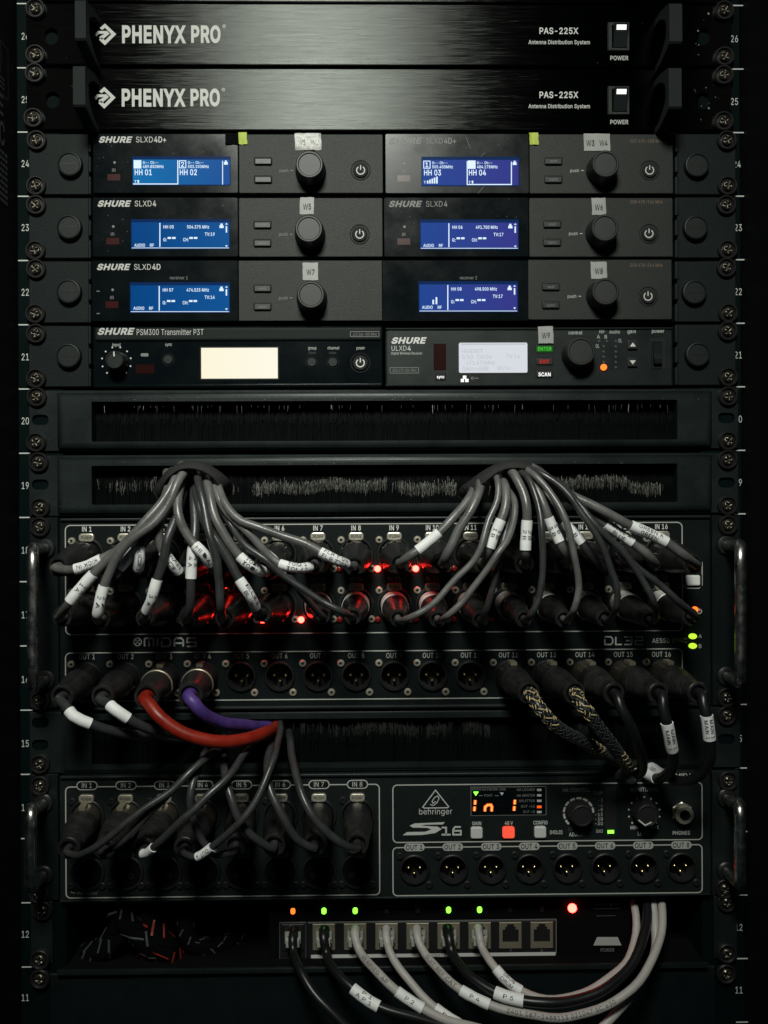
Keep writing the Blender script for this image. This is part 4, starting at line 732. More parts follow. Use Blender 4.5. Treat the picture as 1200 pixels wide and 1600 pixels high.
for s, x, y, m, wd in (('control', 899, 522.5, 'inkw', 22), ('RF', 941, 521, 'ink', 10), ('audio', 960.5, 521, 'ink', 17), ('gain', 987, 520.5, 'inkw', 14), ('power', 1028, 520, 'inkw', 20), ('A', 935, 529, 'ink', 5), ('B', 946.5, 529, 'ink', 5), ('OL', 933.5, 543.5, 'ink', 6), ('OL', 969, 535, 'ink', 6), ('push', 899.5, 589.5, 'inkf', 15)):
    T(b, s, x, y, 5.6, 4, m, 0, w=wd, align='c')
for x, y in [(936, 533), (948, 533)] + [(943, 541 + 8.2 * k) for k in range(4)] + [(962, 533 + 8.2 * k) for k in range(6)]:
    p = W(x, y, 4); b.lathe(Vector((p.x, -.004, p.z)), FR, [(.0001, .0009), (.0004, .0008), (.0004, .0001)], 10, 'inkf')
line(b, [(739, 591), (748, 591)], 1, 4, 'inkd'); line(b, [(738 + 2 * math.cos(a), 591 + 2 * math.sin(a)) for a in (0, 1, 2, 3, 4, 5)], .9, 4, 'inkd', True)
b.build('lettering', t)
b = MB(); frect(b, 677.5, 537, 697, 578.5, 4, 'ird'); b.build('infrared_window', t)
key(t, 681, 584, 696, 593.5, 4, 'sync', 'matt', 'lit_w', 4.6, .3, 'lit_key', 1, 12, .8)
b = MB(); frect(b, 720, 592, 725, 597, 4, 'lit_w'); frect(b, 727, 592, 732, 597, 4, 'lit_w'); frect(b, 723.3, 587, 728.5, 592, 4, 'lit_w'); b.build('network_symbol', t)
b = MB(); b.rbox(715.5, 534, 825.5, 584, 3.5, 4.3, 'black', 1.4); o0 = b.build('screen_bezel', t)
b = MB(); frect(b, 717, 535.5, 824, 582.5, 4.3, 'lcd_u', .2, 1.1); o = b.build('display_screen', t)
b = MB()
for s, x, y, wd in (('HEADSET', 721, 552, 34), ('G:50  CH:04', 721, 561, 48), ('TV:14', 791, 560, 22), ('471.475MHz', 728, 570, 46), ('Gain:+0dB', 722, 579, 42), ('MuTe:--', 777, 578, 30)): T(b, s, x, y, 6.2, 4.5, 'lcd_ut', 0, w=wd)
frect(b, 721, 537, 821, 538.5, 4.5, 'lcd_ut', .1); b.build('display_text', o)
tape_label(t, 841, 510, 864.5, 536.5, 'W9', d=5)
key(t, 838, 540, 864, 550, 4, 'ENTER', 'lit_gb', 'lit_g', 5.6, .3, 'lit_key', 1, 22, .8)
key(t, 838, 560, 864, 570, 4, 'EXIT', 'black', 'lit_r', 5.6, .3, 'lit_key', 1, 16, .8)
key(t, 838, 580, 864, 590, 4, 'SCAN', 'black', 'lit_w', 5.6, .3, 'lit_key', 1, 20, .8)
knob(t, 908, 548.5, 22.5, 16, 4)
p = W(943, 574, 4); place('indicator_light', LEDS['led_o'], t, Vector((p.x, -.004, p.z)))
for y, s in ((538.5, 1), (566, -1)):
    o = key(t, 981, y - 7, 996, y + 7, 4, None, 'black', name='gain_key', r=.4)
    b = MB(); flat(b, [(984, y + 3 * s), (993.5, y + 3 * s), (988.7, y - 3.5 * s)], 5.6, 'inkw', .1); b.build('arrow_symbol', o)
b = MB(); b.rbox(1017, 533, 1035, 576, 3, 4.6, 'ear', .2, .4, holes=[prect(1020, 535, 1032, 573, 4.6, .2)], hy=0, hm='matt'); b.rbox(1015, 528, 1039, 577, 3, 4.2, 'matt', .2); o = b.build('power_switch', t)
b = MB(); c = W(1026, 553, 4); z = lambda p: W(1026, 553 + p, 4).z
pr = [(.001, z(17)), (.001, z(-16)), (.006, z(-16)), (.0056, z(0)), (.0076, z(9)), (.0072, z(16))]; n = len(pr); v = [(c.x + sx * .0026, -a, q) for sx in (-1, 1) for a, q in pr]
b.add(v, [[k, (k + 1) % n, n + (k + 1) % n, n + k] for k in range(n)] + [list(range(n)), list(range(n, 2 * n))], 'ear'); b.build('rocker', o)
# ------------------------------------------------------------------ brush panels
def brush_panel(label, y0, y1, wy0, wy1, x0, x1, wx0, wx1, sc, slots, dt, **kw):
    t = thing('brush_panel', label, 'brush panel', W(600, y1, 0), 'cable-entry panels with black bristles')
    b = MB(); hs = [prect(a - 13, c - 8, a + 13, c + 8, 2, 3.3) for a, c in slots]
    b.rbox(x0, y0, x1, y1, -1, 2, 'frame', .5, .4, holes=hs + [prect(90, y0 + 5, 1112, y1 - 5, 2, .3)], hm='deep'); b.build('mounting_plate', t)
    b = MB(); b.rbox(88, y0 + 2.5, 1114, y1 - 3, 0, dt, 'frame', .6, 4.4, holes=[prect(wx0, wy0, wx1, wy1, dt, .8)], hy=0, segs=5); b.build('front_frame', t)
    b = MB(); b.rbox(wx0 - 6, wy0 - 6, wx1 + 6, wy1 + 6, -40, -38, 'deep'); b.build('backing', t)
    bristles(t, wx0 + 1, wx1 - 1, wy0 - 6, wy1 + 5, -6, **kw)
    dust(t, 92, y0 + 12, 1110, y0 + 16, dt, 40, 'inkd'); dust(t, 60, y0 + 6, 140, y1 - 6, dt, 25, 'inkf'); rack_screws(t, sc, 2); return t
brush_panel('upper brush panel with straight undisturbed black bristles', 608.5, 703, 626, 688.5, 45, 1154, 143, 1058.5,
    [(57, 620), (56, 691), (1138, 619), (1138, 689)], [(63, 656), (1135, 653)], 6, n=4200, glint=0.02)
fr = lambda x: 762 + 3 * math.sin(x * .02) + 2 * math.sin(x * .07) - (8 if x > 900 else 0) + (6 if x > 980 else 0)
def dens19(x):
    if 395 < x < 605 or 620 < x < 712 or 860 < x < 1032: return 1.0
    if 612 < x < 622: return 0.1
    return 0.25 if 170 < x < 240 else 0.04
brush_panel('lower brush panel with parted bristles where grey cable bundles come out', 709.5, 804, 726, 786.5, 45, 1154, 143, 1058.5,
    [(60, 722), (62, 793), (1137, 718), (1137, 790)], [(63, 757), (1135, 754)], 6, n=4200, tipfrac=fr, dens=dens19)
# ================================================================== 32-input stage box (units 18 to 16)
def on(px, py, d): p = W(px, py, d); p.y = -d * .001; return p
def grab_handle(t, bx, by, px, y0, y1):
    """chrome bow handle: feet at (bx, by[0]) and (bx, by[1]) on the panel, grip at column px in front of it"""
    g0, g1 = W(px, y0, 40), W(px, y1, 40); f0, f1 = W(bx, by[0], 2), W(bx, by[1], 2)
    P = spline([f0, f0 + Vector((0, -.014, 0)), (f0 + g0) / 2 + Vector(((g0.x - f0.x) * .1, -.013, 0.001)), g0 + Vector((0, 0.0005, -.006)), g0 + (g1 - g0) * .3, g0 + (g1 - g0) * .7,
                g1 + Vector((0, .0005, .006)), (f1 + g1) / 2 + Vector(((g1.x - f1.x) * .1, -.013, -.001)), f1 + Vector((0, -.014, 0)), f1], .003)
    b = MB(); b.tube(P, 0.0037, 'chrome', 14); o = b.build('handle', t)
    b = MB()
    for f in (f0, f1): b.lathe(Vector((f.x, -.0025, f.z)), FR, [(0, .0068), (.0015, .0066), (.0022, .0058), (.0022, .004)], 24, 'black', cap1=False)
    b.build('handle_washers', o, kind='stuff')
PD = 4.0
INX = [136, 196.5, 257, 317, 377, 437, 497, 556.5, 616, 675.5, 735, 794.5, 854, 914, 974, 1033.5]
slp = lambda x, a, c: a + (c - a) * (x - 136) / 900.0                     # photo rows drift upwards to the right
t = thing('stage_box', 'three-unit stage box with thirty-two inputs above sixteen outputs and chrome handles', 'stage box', W(600, 1104, 0))
OUT_Y = [slp(x, 1058, 1054) for x in INX]
b = MB(); b.rbox(93, 811, 1111, 1103, -20, PD, 'panel', .6, 1.0, holes=[pcirc(x, y, PD, 9.3) for x, y in zip(INX, OUT_Y)], hy=-14, hm='matt', segs=2); b.build('front_panel', t)
b = MB(); b.rbox(93, 807.5, 1111, 812, -20, PD + 2, 'frame', .2, .7, segs=2); b.build('edge_trim', t); b = MB(); b.rbox(93, 1102, 1111, 1107.5, -20, PD + 2.2, 'frame', .2, .9, segs=3); b.build('edge_trim', t)
b = MB(); b.rbox(46, 808.5, 91, 1106, 0, 2.5, 'panel', .4, .4); b.build('rack_ear', t)
b = MB(); b.rbox(1113, 805, 1157, 1102, 0, 2.5, 'panel', .4, .4); b.build('rack_ear', t)
grab_handle(t, 72, (857, 1062), 51, 862, 1064); grab_handle(t, 1134, (852, 1056), 1157, 856, 1058)
rack_screws(t, [(62, 823), (62, 1095), (1138, 820), (1136, 1090)], 2.5)
b = MB()
q = prect(102, 818.5, 1066, 988.5, PD, 4, 6); top = q
b.ribbon(prect(102.5, 818.5, 1066, 988.5, PD, 3.4, 6), 1.6 * kpx(PD), -PD * .001 - .00012, 'line', True)
b.ribbon(prect(102.5, 1017, 1066, 1092, PD, 3.4, 6), 1.6 * kpx(PD), -PD * .001 - .00012, 'line', True)
line(b, [(1066, 874), (1092, 874), (1097, 879), (1097, 914), (1092, 919), (1072, 919), (1067, 914)], 1.6, PD, 'line'); b.build('outline_print', t)
b = MB()
for i, x in enumerate(INX):
    T(b, 'IN %d' % (i + 1), x, slp(x, 830.5, 826.5), 7.6, PD, 'inkw', 1, w=16 if i < 9 else 21, align='c')
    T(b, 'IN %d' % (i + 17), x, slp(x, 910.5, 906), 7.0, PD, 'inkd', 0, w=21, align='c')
    T(b, 'OUT %d' % (i + 1), x, slp(x, 1030, 1026), 7.6, PD, 'ink', 0, w=26 if i < 9 else 31, align='c')
T(b, 'A', 1091, 997, 6, PD, 'ink', 0); T(b, 'B', 1091, 1012.5, 6, PD, 'ink', 0); T(b, 'AES50 SYNC', 1019, 1004.5, 7.2, PD, 'ink', 0, w=55)
power_icon(b, 1092.5, 955, 3.6, PD); b.build('socket_lettering', t); b = MB()
# maker's lettering drawn as squared strokes
def strokes(lst, x0, y0, sx, sy, wd, m='ink'):
    for pl in lst: line(b, [(x0 + a * sx, y0 + c * sy) for a, c in pl], wd, PD, m)
line(b, [(215 + 6 * math.cos(R(a)), 1003 + 6 * math.sin(R(a))) for a in range(0, 360, 20)], 1.5, PD, 'ink', True)
for a, c in ((0, 0), (-2.6, -2.6), (2.6, -2.6), (-2.6, 2.6), (2.6, 2.6)): flat(b, [(215 + a + 1.3 * math.cos(R(k)), 1003 + c + 1.3 * math.sin(R(k))) for k in range(0, 360, 45)], PD, 'ink')
strokes([[(0, 1), (0, .1), (.2, 0), (1, 0), (1.2, .1), (1.2, 1)], [(.6, 0), (.6, 1)], [(1.75, 0), (1.75, 1)], [(2.3, 0), (3.2, 0), (3.5, .3), (3.5, .7), (3.2, 1), (2.3, 1), (2.3, .35)],
         [(4.0, 1), (4.0, .25), (4.25, 0), (4.95, 0), (5.2, .25), (5.2, 1)], [(4.0, .6), (5.2, .6)], [(6.9, 0), (5.75, 0), (5.7, .5), (6.9, .5), (6.9, 1), (5.7, 1)]], 226, 997, 11.6, 13, 2.6)
strokes([[(0, .0), (1, 0), (1.3, .3), (1.3, .7), (1, 1), (0, 1), (0, .3)], [(1.8, 0), (1.8, 1), (2.8, 1)], [(3.2, 0), (4.4, 0), (4.5, .5), (3.5, .5)], [(4.5, .5), (4.4, 1), (3.2, 1)], [(5, 0), (6.2, 0), (6.2, .5), (5, .5), (5, 1), (6.3, 1)]], 945, 995, 9.5, 12, 2.2)
b.build('lettering', t)
b = MB(); b.rbox(1070, 896.5, 1097, 917, PD - 1, PD + .4, 'matt', .8); b.rbox(1072.5, 899, 1094.5, 915, PD, PD + 2.6, 'white_btn', 1.2, .7, segs=2); b.build('push_button', t)
for y in (994, 1009): place('indicator_light', LEDS['led_y'], t, on(1082, y, PD)).scale = (1.3, 1, 0.9)
place('indicator_light', LEDS['led_o'], t, on(1085.5, 952.5, PD))
LIT1 = {4, 8, 9}; LIT2 = {20, 21, 22}
for row in (0, 1):
    for i, x in enumerate(INX):
        n = i + 1 + 16 * row; cy = slp(x, 868, 864) if row == 0 else slp(x, 947, 943)
        o = place('input_socket', FEMALE, t, on(x, cy, PD))
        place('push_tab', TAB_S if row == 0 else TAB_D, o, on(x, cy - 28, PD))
        place('small_screw', SCR_N, o, on(x - 23.5, cy - 22.5, PD)); place('small_screw', SCR_N, o, on(x + 24, cy + 22, PD))
        place('indicator_light', LEDS['led_r' if n in LIT1 | LIT2 else 'redoff'], o, on(x + 33.5, cy + 22.5, PD))
for i, (x, y) in enumerate(zip(INX, OUT_Y)):
    o = place('output_socket', MALE, t, on(x, y, PD))
    for dx, dy in ((-9, 0), (9, 0), (0, 8.5)): place('pin', PIN, o, on(x + dx, y + dy, PD) + Vector((0, .0135, 0)))
    place('small_screw', SCR_N, o, on(x - 24, y - 20, PD)); place('small_screw', SCR_N, o, on(x + 21, y + 25, PD))
# ================================================================== dim brush panel (unit 15)
t = thing('brush_panel', 'shaded brush panel between the two stage boxes', 'brush panel', W(600, 1203, 0), 'cable-entry panels with black bristles')
b = MB(); b.rbox(46, 1109, 1157, 1204, -1, 2, 'frame', .5, .4, holes=[prect(a - 13, c - 8, a + 13, c + 8, 2, 3.3) for a, c in ((63, 1129), (63, 1164), (1135, 1155))] + [prect(100, 1114, 1104, 1199, 2, .3)], hm='deep'); b.build('mounting_plate', t)
b = MB(); b.rbox(98, 1110, 1106, 1202, 0, 3.5, 'frame', .6, 2.0, holes=[prect(143, 1122, 1056, 1192, 3.5, .8)], hy=0, segs=4); b.build('front_frame', t)
b = MB(); b.rbox(137, 1116, 1062, 1198, -40, -38, 'deep'); b.build('backing', t)
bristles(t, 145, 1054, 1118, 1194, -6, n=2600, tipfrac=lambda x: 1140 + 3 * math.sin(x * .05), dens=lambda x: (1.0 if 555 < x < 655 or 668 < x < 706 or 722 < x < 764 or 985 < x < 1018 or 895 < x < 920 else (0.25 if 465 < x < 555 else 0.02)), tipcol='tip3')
rack_screws(t, [(62, 1194), (1136, 1118)], 2)
# ================================================================== 16-channel stage box (units 14 and 13)
PE = 4.0
t = thing('stage_box', 'two-unit stage box with orange digit display and chrome handles', 'stage box', W(600, 1405, 0))
SOX = [647.5, 707.5, 767.5, 827, 886.5, 945.5, 1005, 1064.5]; SOY = [1358 - .5 * i for i in range(8)]
b = MB(); b.rbox(93, 1213, 1111, 1403, -20, PE, 'panel2', .6, 1.0, holes=[pcirc(x, y, PE, 9.3) for x, y in zip(SOX, SOY)], hy=-14, hm='matt', segs=2); b.build('front_panel', t)
b = MB(); b.rbox(93, 1208.5, 1111, 1213.5, -20, PE + 1.8, 'frame', .2, .7, segs=2); b.build('edge_trim', t); b = MB(); b.rbox(93, 1401.5, 1111, 1405, -20, PE + 1, 'frame', .2, .5, segs=2); b.build('edge_trim', t)
b = MB(); b.rbox(46, 1210, 91, 1407, 0, 2.5, 'panel', .4, .4); b.build('rack_ear', t)
b = MB(); b.rbox(1113, 1204.5, 1156, 1399, 0, 2.5, 'panel2', .4, .4); b.build('rack_ear', t)
grab_handle(t, 69, (1254, 1366), 48, 1258, 1378); grab_handle(t, 1134, (1246, 1360), 1156, 1252, 1370)
rack_screws(t, [(62, 1228), (60, 1397), (1138, 1220), (1133, 1389)], 2.5)
b = MB(); SIX = [136, 197, 257, 317, 377.5, 438, 498.5, 558.5]
for r_ in ((103, 1227.5, 593, 1400.5), (614, 1224.5, 1097, 1314), (614, 1322, 1097, 1397)): b.ribbon(prect(*r_, PE, 3.0, 6), 1.7 * kpx(PE), -PE * .001 - .00012, 'line', True)
line(b, [(111.5, 1385), (111.5, 1394), (118, 1396)], 1.1, PE, 'inkd')
for i, x in enumerate(SIX):
    y = slp(x, 1227.5, 1223); frect(b, x - 16.5, y - 7, x + 16.5, y + 7, PE, 'line', .15, 3); frect(b, x - 15, y - 5.5, x + 15, y + 5.5, PE, 'panel2', .22, 2.5)
    y = 1315 - i * .5; frect(b, x - 15.5, y - 6.5, x + 16.5, y + 6.5, PE, 'inkf', .15, 2.8); frect(b, x - 14.5, y - 5.5, x + 15.5, y + 5.5, PE, 'panel2', .22, 2.5)
for i, x in enumerate(SOX): frect(b, x - 16, 1317.7 - i * .5, x + 16, 1329.7 - i * .5, PE, 'pill', .2, 2.5)
b.build('outline_print', t)
b = MB()
for i, x in enumerate(SIX):
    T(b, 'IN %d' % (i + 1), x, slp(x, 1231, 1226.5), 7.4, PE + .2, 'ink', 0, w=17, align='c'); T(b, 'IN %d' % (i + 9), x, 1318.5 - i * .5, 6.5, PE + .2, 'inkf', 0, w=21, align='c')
for i, x in enumerate(SOX): T(b, 'OUT %d' % (i + 1), x, 1327.6 - i * .5, 7.4, PE + .2, 'inkb', 1, w=27, align='c')
b.build('socket_lettering', t); b = MB(); T(b, 'PHANTOM', 121, 1398.5, 4.6, PE, 'inkd', 0, w=31)
line(b, [(680.5, 1234.5), (660.5, 1261), (663, 1262.5), (699, 1262), (701, 1260.5)], 1.6, PE, 'ink', True)
line(b, [(672 + 0, 1257), (677, 1258.5), (683, 1254), (686, 1247), (684, 1243.5), (679, 1246), (675, 1252), (676, 1255), (681, 1252)], 1.3, PE, 'ink')
T(b, 'behringer', 654, 1272.5, 9.0, PE, 'ink', 0, w=53)
flat(b, [(629, 1305), (636, 1300), (664, 1299.5), (674, 1296), (668, 1293.5), (645, 1293), (640, 1290), (648, 1286.5), (695, 1284.5), (692, 1288), (664, 1288.5), (658, 1290), (684, 1291.5), (690, 1295.5), (680, 1301.5), (660, 1304.5)], PE, 'ink')
for pl in ([(690, 1293), (697, 1293), (697, 1304)], [(690, 1304), (704, 1304)], [(720, 1292), (711, 1292), (708, 1296), (708, 1304), (720, 1304), (720, 1298), (709, 1298)]): line(b, pl, 2.6, PE, 'ink')
b.build('maker_lettering', t); b = MB()
for s, x, y, h, m, wd in (('GAIN', 745, 1289, 5.4, 'ink', 15), ('48 V', 795, 1288.5, 5.4, 'ink', 13), ('CONFIG', 844.5, 1288, 5.6, 'ink', 23), ('(HOLD)', 869, 1303, 5.6, 'ink', 21), ('HA CONTROL', 901, 1237.5, 6, 'inkd', 44),
    ('SELECT', 901, 1298, 5, 'inkf', 28), ('ADJUST', 902, 1306.5, 5.6, 'ink', 26), ('MONITORING', 1007, 1236.5, 6, 'ink', 45), ('MIN', 991, 1295.5, 5.2, 'ink', 13), ('MAX', 1023, 1295, 5.2, 'ink', 13), ('LEVEL', 1006, 1305, 5.6, 'ink', 20), ('PHONES', 1064.5, 1304, 5.6, 'ink', 28)):
    T(b, s, x, y, h, PE, m, 0 if m != 'ink' else 1, w=wd, align='c')
for s, y in (('CLIP', 1241), ('-3', 1253), ('-6', 1261), ('-9', 1268), ('-12', 1275), ('-18', 1282), ('-30', 1289), ('SIG', 1301)): T(b, s, 942.5, y, 5, PE, 'ink' if y > 1262 else 'inkd', 0, align='r')
for a in range(-128, 131, 26):
    pts = [(904 + 23 * math.sin(R(k)), 1270 - 23 * math.cos(R(k))) for k in range(a - 11, a + 12, 5)]
    if -140 < a < 100: line(b, pts, 3.2, PE, 'line')
for a in range(-130, 131, 26):
    p = on(1006.5 + 24.5 * math.sin(R(a)), 1270 - 24.5 * math.cos(R(a)), PE); b.lathe(p, FR, [(.0001, .0007), (.0002, .0001)], 8, 'ink')
T(b, 'MIDAS', 1055, 1214.5, 6, PE + 3.5, 'ink', 1, w=34)
b.build('lettering', t)
b = MB(); frect(b, 735.5, 1229, 853.5, 1274, PE, 'inkd', .12); frect(b, 736.3, 1229.8, 852.7, 1273.2, PE, 'glass', .2); o = b.build('digit_display', t)
b = MB()
for pl in ([(742.5, 1250), (742, 1257)], [(741.6, 1260), (741, 1267)], [(757.5, 1267.5), (758, 1260.5), (762, 1257.5), (767, 1257.5), (768.5, 1260.5), (768, 1267.5)], [(804.5, 1249.5), (804, 1256.5)], [(803.6, 1259.5), (803, 1266.5)]): line(b, pl, 5.0, PE, 'seg', lift=.3); line(b, pl, 2.3, PE, 'segc', lift=.42)  # wide orange stroke paints the glow around the pale core
b.build('lit_digits', o)
b = MB(); flat(b, [(739.5, 1237), (747.5, 1237), (743.5, 1243)], PE, 'led_g', .3); frect(b, 839, 1258.5, 846, 1262.5, PE, 'seg', .3); b.build('lit_indicator', o)
b = MB()
for y in (1234, 1242.5, 1251, 1268.5): frect(b, 839, y - 1.7, 846, y + 1.7, PE, 'lgrey', .3)
flat(b, [(781, 1238), (787, 1238), (784, 1243)], PE, 'lgrey', .3)
for s, x, y, wd in (('MODE', 745, 1235, 15), ('NETWORK LINK', 772, 1235, 37), ('PORT', 763, 1244.5, 14)): T(b, s, x, y, 3.6, PE + .2, 'inkd', 0, w=wd, align='c')
for s, y in (('HA LOCKED', 1235.5), ('HA MASTER', 1244.5), ('SPLITTER', 1253), ('OUT +16', 1261.5), ('OUT +8', 1270)): T(b, s, 836, y, 3.8, PE + .2, 'inkd', 0, w=3.2 * len(s), align='r')
line(b, [(748, 1243), (754, 1243)], 1, PE, 'inkd', lift=.3); line(b, [(773, 1243), (779, 1243)], 1, PE, 'inkd', lift=.3)
for y in (1250, 1258, 1266): frect(b, 778.5, y - .6, 786, y + .6, PE, 'ird', .3)
b.build('display_print', o)
for x, y, m in ((745, 1302, 'lgrey'), (795, 1301.5, 'btn_r'), (844.5, 1301, 'lgrey')):
    b = MB(); b.rbox(x - 11, y - 10.5, x + 11, y + 10.5, PE - 1, PE + .4, 'matt', .9); b.rbox(x - 9.3, y - 8.8, x + 9.3, y + 8.8, PE, PE + 2.6, m, 1.4, .7, segs=2); b.build('push_button', t, label='red lit button' if m == 'btn_r' else None)
knob(t, 910, 1275.5, 17, 15, PE, 'adjust_knob')
o = knob(t, 1013, 1275, 17.5, 17, PE, 'level_knob'); b = MB(); line(b, [(997.5, 1281), (1008, 1289.5), (1018, 1284.5)], 2.0, 16.9, 'inkw', lift=.15); b.build('pointer_mark', o)
b = MB(); frect(b, 945.5, 1229, 963, 1306, PE, 'matt', .15); b.build('meter_window', t)
b = MB(); frect(b, 949.5, 1297, 959, 1302, PE, 'led_g', .3); b.build('meter_light', t)
b = MB(); p = on(1065, 1269, PE)
b.lathe(p, FR, [(0, .0075), (.0012, .0075), (.0016, .0068)], 6, 'silver', cap1=False, smooth=False); b.lathe(p, FR, [(.0016, .0068), (.006, .0064), (.0068, .0058), (.0068, .0036), (-.004, .0034), (-.004, .0001)], 28, 'silver', ms=['silver'] * 3 + ['matt'] * 3); b.build('headphone_jack', t)
for i, (x, y) in enumerate(zip(SOX, SOY)):
    o = place('output_socket', MALE, t, on(x, y, PE))
    for dx, dy in ((-9, 0), (9, 0), (0, 8.5)): place('pin', PIN, o, on(x + dx, y + dy, PE) + Vector((0, .0135, 0)))
    place('small_screw', SCR_K, o, on(x - 23, y - 21, PE)); place('small_screw', SCR_K, o, on(x + 23, y + 24, PE))
for row in (0, 1):
    for i, x in enumerate(SIX):
        cy = slp(x, 1276, 1272) if row == 0 else 1364 - i * .4
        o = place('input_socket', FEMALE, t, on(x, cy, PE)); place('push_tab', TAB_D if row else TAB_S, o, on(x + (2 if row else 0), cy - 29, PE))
        if row == 0: place('small_screw', SCR_K, o, on(x - 23, cy - 24, PE))
        else: place('small_screw', SCR_K, o, on(x - 24, cy + 20, PE)); place('small_screw', SCR_K, o, on(x + 24, cy + 20, PE))
# ================================================================== shelf with the network splitter (unit 12), blank panel (unit 11)
t = thing('rack_shelf', 'black steel shelf carrying the network splitter near the bottom', 'shelf', W(600, 1512, 0))
b = MB(); b.rbox(48, 1409, 82, 1506, 0, 2, 'frame', .4, .3); b.build('rack_ear', t); b = MB(); b.rbox(1116, 1400, 1152, 1497, 0, 2, 'frame', .4, .3); b.build('rack_ear', t)
b = MB(); zf = W(600, 1510, 4).z; x0, x1 = W(90, 1510, 4).x, W(1106, 1505, 4).x
b.prism([(x0, zf - .0016), (x1, zf - .0016), (x1, zf), (x0, zf)], .30, -.0035, 'deep'); b.build('shelf_tray', t)
b = MB(); b.prism([(x0, zf - .003), (x1, zf - .003), (x1, zf + .0004), (x0, zf + .0004)], -.0036, -.006, 'frame', .0007, segs=2); b.build('shelf_lip', t)
rack_screws(t, [(66, 1423), (62, 1500), (1136, 1410), (1136, 1490)], 2)
t = thing('blank_panel', 'plain black blank panel at the very bottom below the shelf', 'blank panel', W(600, 1640, 0))
b = MB(); b.rbox(78, 1516, 1118, 1660, -1, 2, 'panel', .5, .5); b.build('front_panel', t); rack_screws(t, [(62, 1530), (1135, 1522)], 1.5)
SD = -9                                                                    # the splitter sits back on its shelf
t = thing('network_splitter', 'small black network splitter with a row of sockets and green lights', 'network switch', Vector((W(700, 1505, SD).x, -SD * .001, zf)))
b = MB(); b.rbox(420, 1404, 985, 1500, -130, SD, 'deep', .6, .6); b.build('case', t)
b = MB(); b.rbox(480, 1440, 870, 1499, SD - 2, SD + .5, 'black', .4, .3); b.rbox(436, 1441, 479, 1500, SD - 2, SD + .5, 'black', .4, .3); b.build('socket_panel', t)
b = MB(); line(b, [(481, 1441), (869, 1436), (869, 1490)], 1, SD + .5, 'inkd'); line(b, [(437, 1442), (478, 1442), (478, 1498), (437, 1498)], 1, SD + .5, 'inkf', True)
T(b, 'INDEPENDENT OUTPUT', 684, 1494.5, 4.5, SD + .7, 'inkb', 0, w=66, align='c'); T(b, 'POWER', 949, 1487, 5.5, SD, 'inkd', 0, w=22, align='c')
line(b, [(927, 1420), (970, 1419)], 1, SD, 'inkf'); line(b, [(932, 1431), (962, 1430.5)], 1, SD, 'inkf')
T(b, 'ON', 938.5, 1415, 4.5, SD, 'inkd', 0); frect(b, 930, 1412.5, 936, 1414, SD, 'inkd'); T(b, 'OFF', 959, 1415, 4.5, SD, 'inkd', 0); frect(b, 952, 1411, 957, 1415, SD, 'inkd')
flat(b, [(933, 1464), (965, 1464), (971, 1477), (927, 1477)], SD, 'pill')
for x in (603.5, 652.5, 797.5, 846.5): T(b, 'Active', x, 1417, 3.4, SD, 'inkd', 0, w=11, align='c')
T(b, '7', 798, 1487.5, 4, SD + .6, 'inkd', 0, align='c'); T(b, '8', 846.5, 1487, 4, SD + .6, 'inkd', 0, align='c')
b.build('lettering', t)
b = MB(); frect(b, 486, 1489.5, 868, 1497.5, SD + .5, 'lgrey', .15); b.build('label_strip', t)
PX = [457.5, 506, 555, 604, 652.5, 701, 749.5, 797.5, 846.5]
for i, x in enumerate(PX):
    y0 = 1444 - (x - 457) * .009
    b = MB(); sk = 'black' if i == 0 else 'dsilver'
    h = W(x, 0, SD).x - W(x - 11, 0, SD).x
    xa, xb = W(x - 17.5, 1460, SD + 1).x, W(x + 17.5, 1460, SD + 1).x; za, zb = W(x, y0, SD + 1).z, W(x, y0 + 41, SD + 1).z
    H = [(xa + .0022, zb + .0050), (xb - .0022, zb + .0050), (xb - .0022, za - .0050), (xb - .0042, za - .0050), (xb - .0042, za - .0030), (xb - .0055, za - .0030), (xb - .0055, za - .0012), (xa + .0055, za - .0012), (xa + .0055, za - .0030), (xa + .0042, za - .0030), (xa + .0042, za - .0050), (xa + .0022, za - .0050)]
    b.prism([(xa, zb), (xb, zb), (xb, za), (xa, za)], -SD * .001 + .001, -(SD + 1.5) * .001, sk, .0003, [H], -SD * .001 + .0102, 'matt'); o = b.build('network_socket', t)
    b = MB(); b.add([(xa, -SD * .001 + .010, zb), (xb, -SD * .001 + .010, zb), (xb, -SD * .001 + .010, za), (xa, -SD * .001 + .010, za)], [[0, 1, 2, 3]], 'matt')
    for k in range(8): xx = xa + .0042 + k * .0010; b.add([(xx, -SD * .001 + .0092, zb + .006), (xx + .0005, -SD * .001 + .0092, zb + .006), (xx + .0005, -SD * .001 + .0085, zb + .010), (xx, -SD * .001 + .0085, zb + .010)], [[0, 1, 2, 3]], 'gold')
    b.build('socket_contacts', o)
    lit = {0: 'led_o', 1: 'led_g', 2: 'led_g', 5: 'led_g', 6: 'led_g'}.get(i)
    yl = 1424.5 - (x - 457) * .008
    b = MB(); b.rbox(x - 3.6, yl - 4.6, x + 3.6, yl + 4.6, SD - 1, SD + 1, lit or 'black', 1.4, .4); b.build('indicator_light', t)
place('indicator_light', LEDS['led_r'], t, on(894, 1418.5, SD)).scale = (1.4, 1, 1.4)
